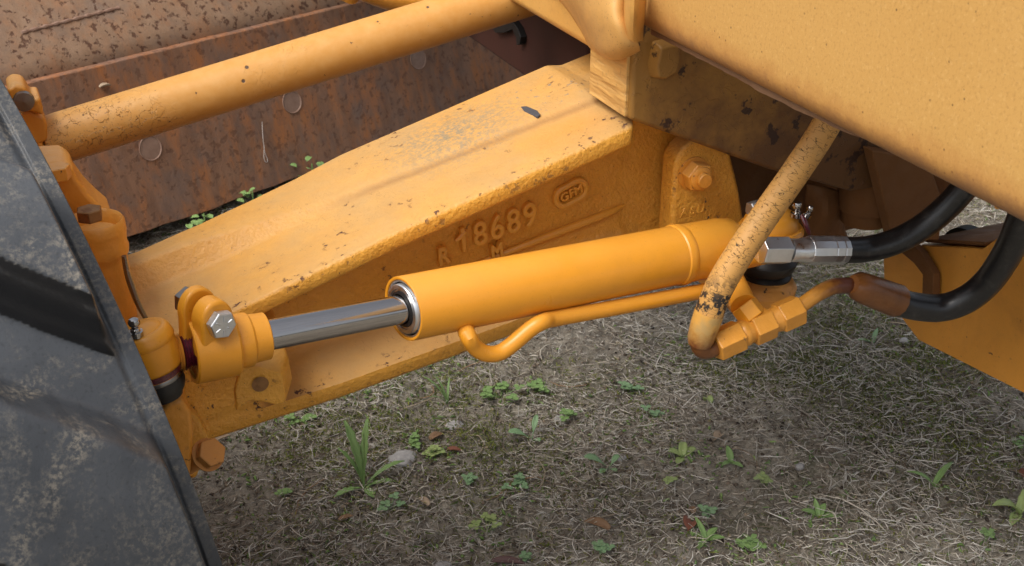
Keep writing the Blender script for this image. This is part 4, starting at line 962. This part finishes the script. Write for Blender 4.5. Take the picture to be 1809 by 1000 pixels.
# fallen leaves and stones
def fallen(px_, py_, label, L, W_, az, mat, shape='blade', base=None, el=.12, name='fallen_leaf'):
    b = (base if base is not None else gp(px_, py_)+Vector((0, 0, .006))); d = Vector((math.cos(az), math.sin(az), 0))
    o = leaf(b-d*L*.5, az, el, L, W_, mat, None, el*2.4, shape, .45, name); return tag(o, label, 'leaf', 'fallen leaves')
fallen(1053, 940, 'curled brown leaf lying at the bottom centre', .042, .018, 2.2, M['dry'])
fallen(772, 777, 'light brown leaf lying beside the grass tuft', .028, .014, .3, M['dry'])
fallen(803, 807, 'narrow reddish leaf below the light brown leaf', .024, .010, -.4, M['dryred'])
fallen(748, 892, 'pale brown leaf standing between dandelion and foreground seedlings', .026, .012, 1.9, M['dry2'])
fallen(612, 913, 'orange brown leaf left of the dandelion base', .024, .009, .1, M['dry'])
fallen(900, 988, 'purple brown rotting leaf at the bottom edge', .050, .014, -.5, M['purple'])
fallen(1268, 782, 'pale brown oval leaf below the yellow green upright leaf', .022, .016, .5, M['dry2'], 'round')
fallen(1218, 948, 'crumpled red brown leaf at the foot of the branching weed', .026, .022, .8, M['dryred'], 'round', el=.5)
fallen(1222, 913, 'small tan leaf above the crumpled red brown leaf', .018, .010, 1.2, M['dry'])
fallen(1805, 833, 'red brown leaf scrap at the right picture edge', .022, .016, 1.2, M['dryred'], 'round')
fallen(395, 786, 'bleached leaf scrap beside the stop bolt', .030, .012, .3, M['dry2'])
fallen(1249, 722, 'single yellow green leaf standing upright below the elbow', .020, .013, 1.7, M['leaf3'], 'round', el=1.1)
d = at(185, 152, t=1.0)-Vector((0, 0, CAM_H)); n_ = (bn*math.cos(R_(14))+_z*math.sin(R_(14))); o_ = B0+bn*.020-Vector((0, 0, CAM_H))
fallen(0, 0, 'small dry leaf caught on the upper edge of the rusty blade', .026, .013, .3, M['dry2'], base=Vector((0, 0, CAM_H))+d*(o_.dot(n_)/d.dot(n_))+bn*.004)
def stone(px_, py_, label, r, flat=.5, group='pale stones on the soil'):
    b = gp(px_, py_); rr = random.Random(int(px_)); bm = bmesh.new(); bmesh.ops.create_icosphere(bm, subdivisions=3, radius=1)
    V = [];
    for v in bm.verts: V.append(b+Vector((v.co.x*r*1.25, v.co.y*r, v.co.z*r*flat+r*flat*.35))*1.0+Vector((0, 0, 0))+Vector(v.co)*r*.16*noise1(v.co.x*3+v.co.y*4+v.co.z*2, px_))
    F = [tuple(q.index for q in f.verts) for f in bm.faces]; bm.free()
    return tag(mesh_obj('stone', V, F, M['stone'], sharp=60), label, 'stone', group)
stone(711, 820, 'round pale grey stone right of the dandelion', .019, .6)
stone(803, 757, 'flat pale stone chip above the light brown leaf', .012, .35)
stone(1412, 832, 'small white stone chip in the right foreground', .0065, .9)
stone(1596, 607, 'pale pebble beside the lower plate corner', .008, .7)
stone(990, 738, 'whitish stone flake beside a seedling below the pipe', .009, .5)
stone(1098, 818, 'white flake beside the broad spoon leafed weed', .007, .6)
stone(782, 990, 'white stone flake at the bottom edge below the dandelion', .010, .4)
stone(678, 688, 'grey pebble against the lower edge of the axle', .009, .6)
stone(1542, 672, 'tiny white flake in the moss below the lower plate', .005, .6)
stone(484, 838, 'thin white flake right of the stop bolt', .006, .5)
# loose thread hanging on the blade
d0 = [(463, 215), (464, 235), (466, 257), (468, 270), (473, 284), (469, 286), (466, 276), (467, 258)]
TH = []
for a, b in d0:
    d = at(a, b, t=1.0)-Vector((0, 0, CAM_H)); o_ = B0+bn*.021-Vector((0, 0, CAM_H)); TH.append(Vector((0, 0, CAM_H))+d*(o_.dot(n_)/d.dot(n_)))
tag(MB().tube(TH, .0007, 6, smooth=4).build('thread', M['thread']), 'thin pale looped thread hanging on the rusty blade', 'thread')
# slate coloured chip lying on the axle top
def on_top(px_, py_, h):
    lo, hi = 1.13, 1.34
    for _ in range(30):
        y_ = (lo+hi)/2; p = at(px_, py_, y=y_)
        if p.z > zt(p.x)+h: lo = y_
        else: hi = y_
    return p
CH = [on_top(a, b, .0062) for a, b in ((920, 193), (930, 192), (949, 200), (955, 207), (950, 210), (938, 207), (926, 201))]
tag(MB().prism(CH, (0, 0, .0035)).build('bark_chip', M['slate'], bevel=.0008), 'dark grey bark chip lying on the axle top', 'bark chip')
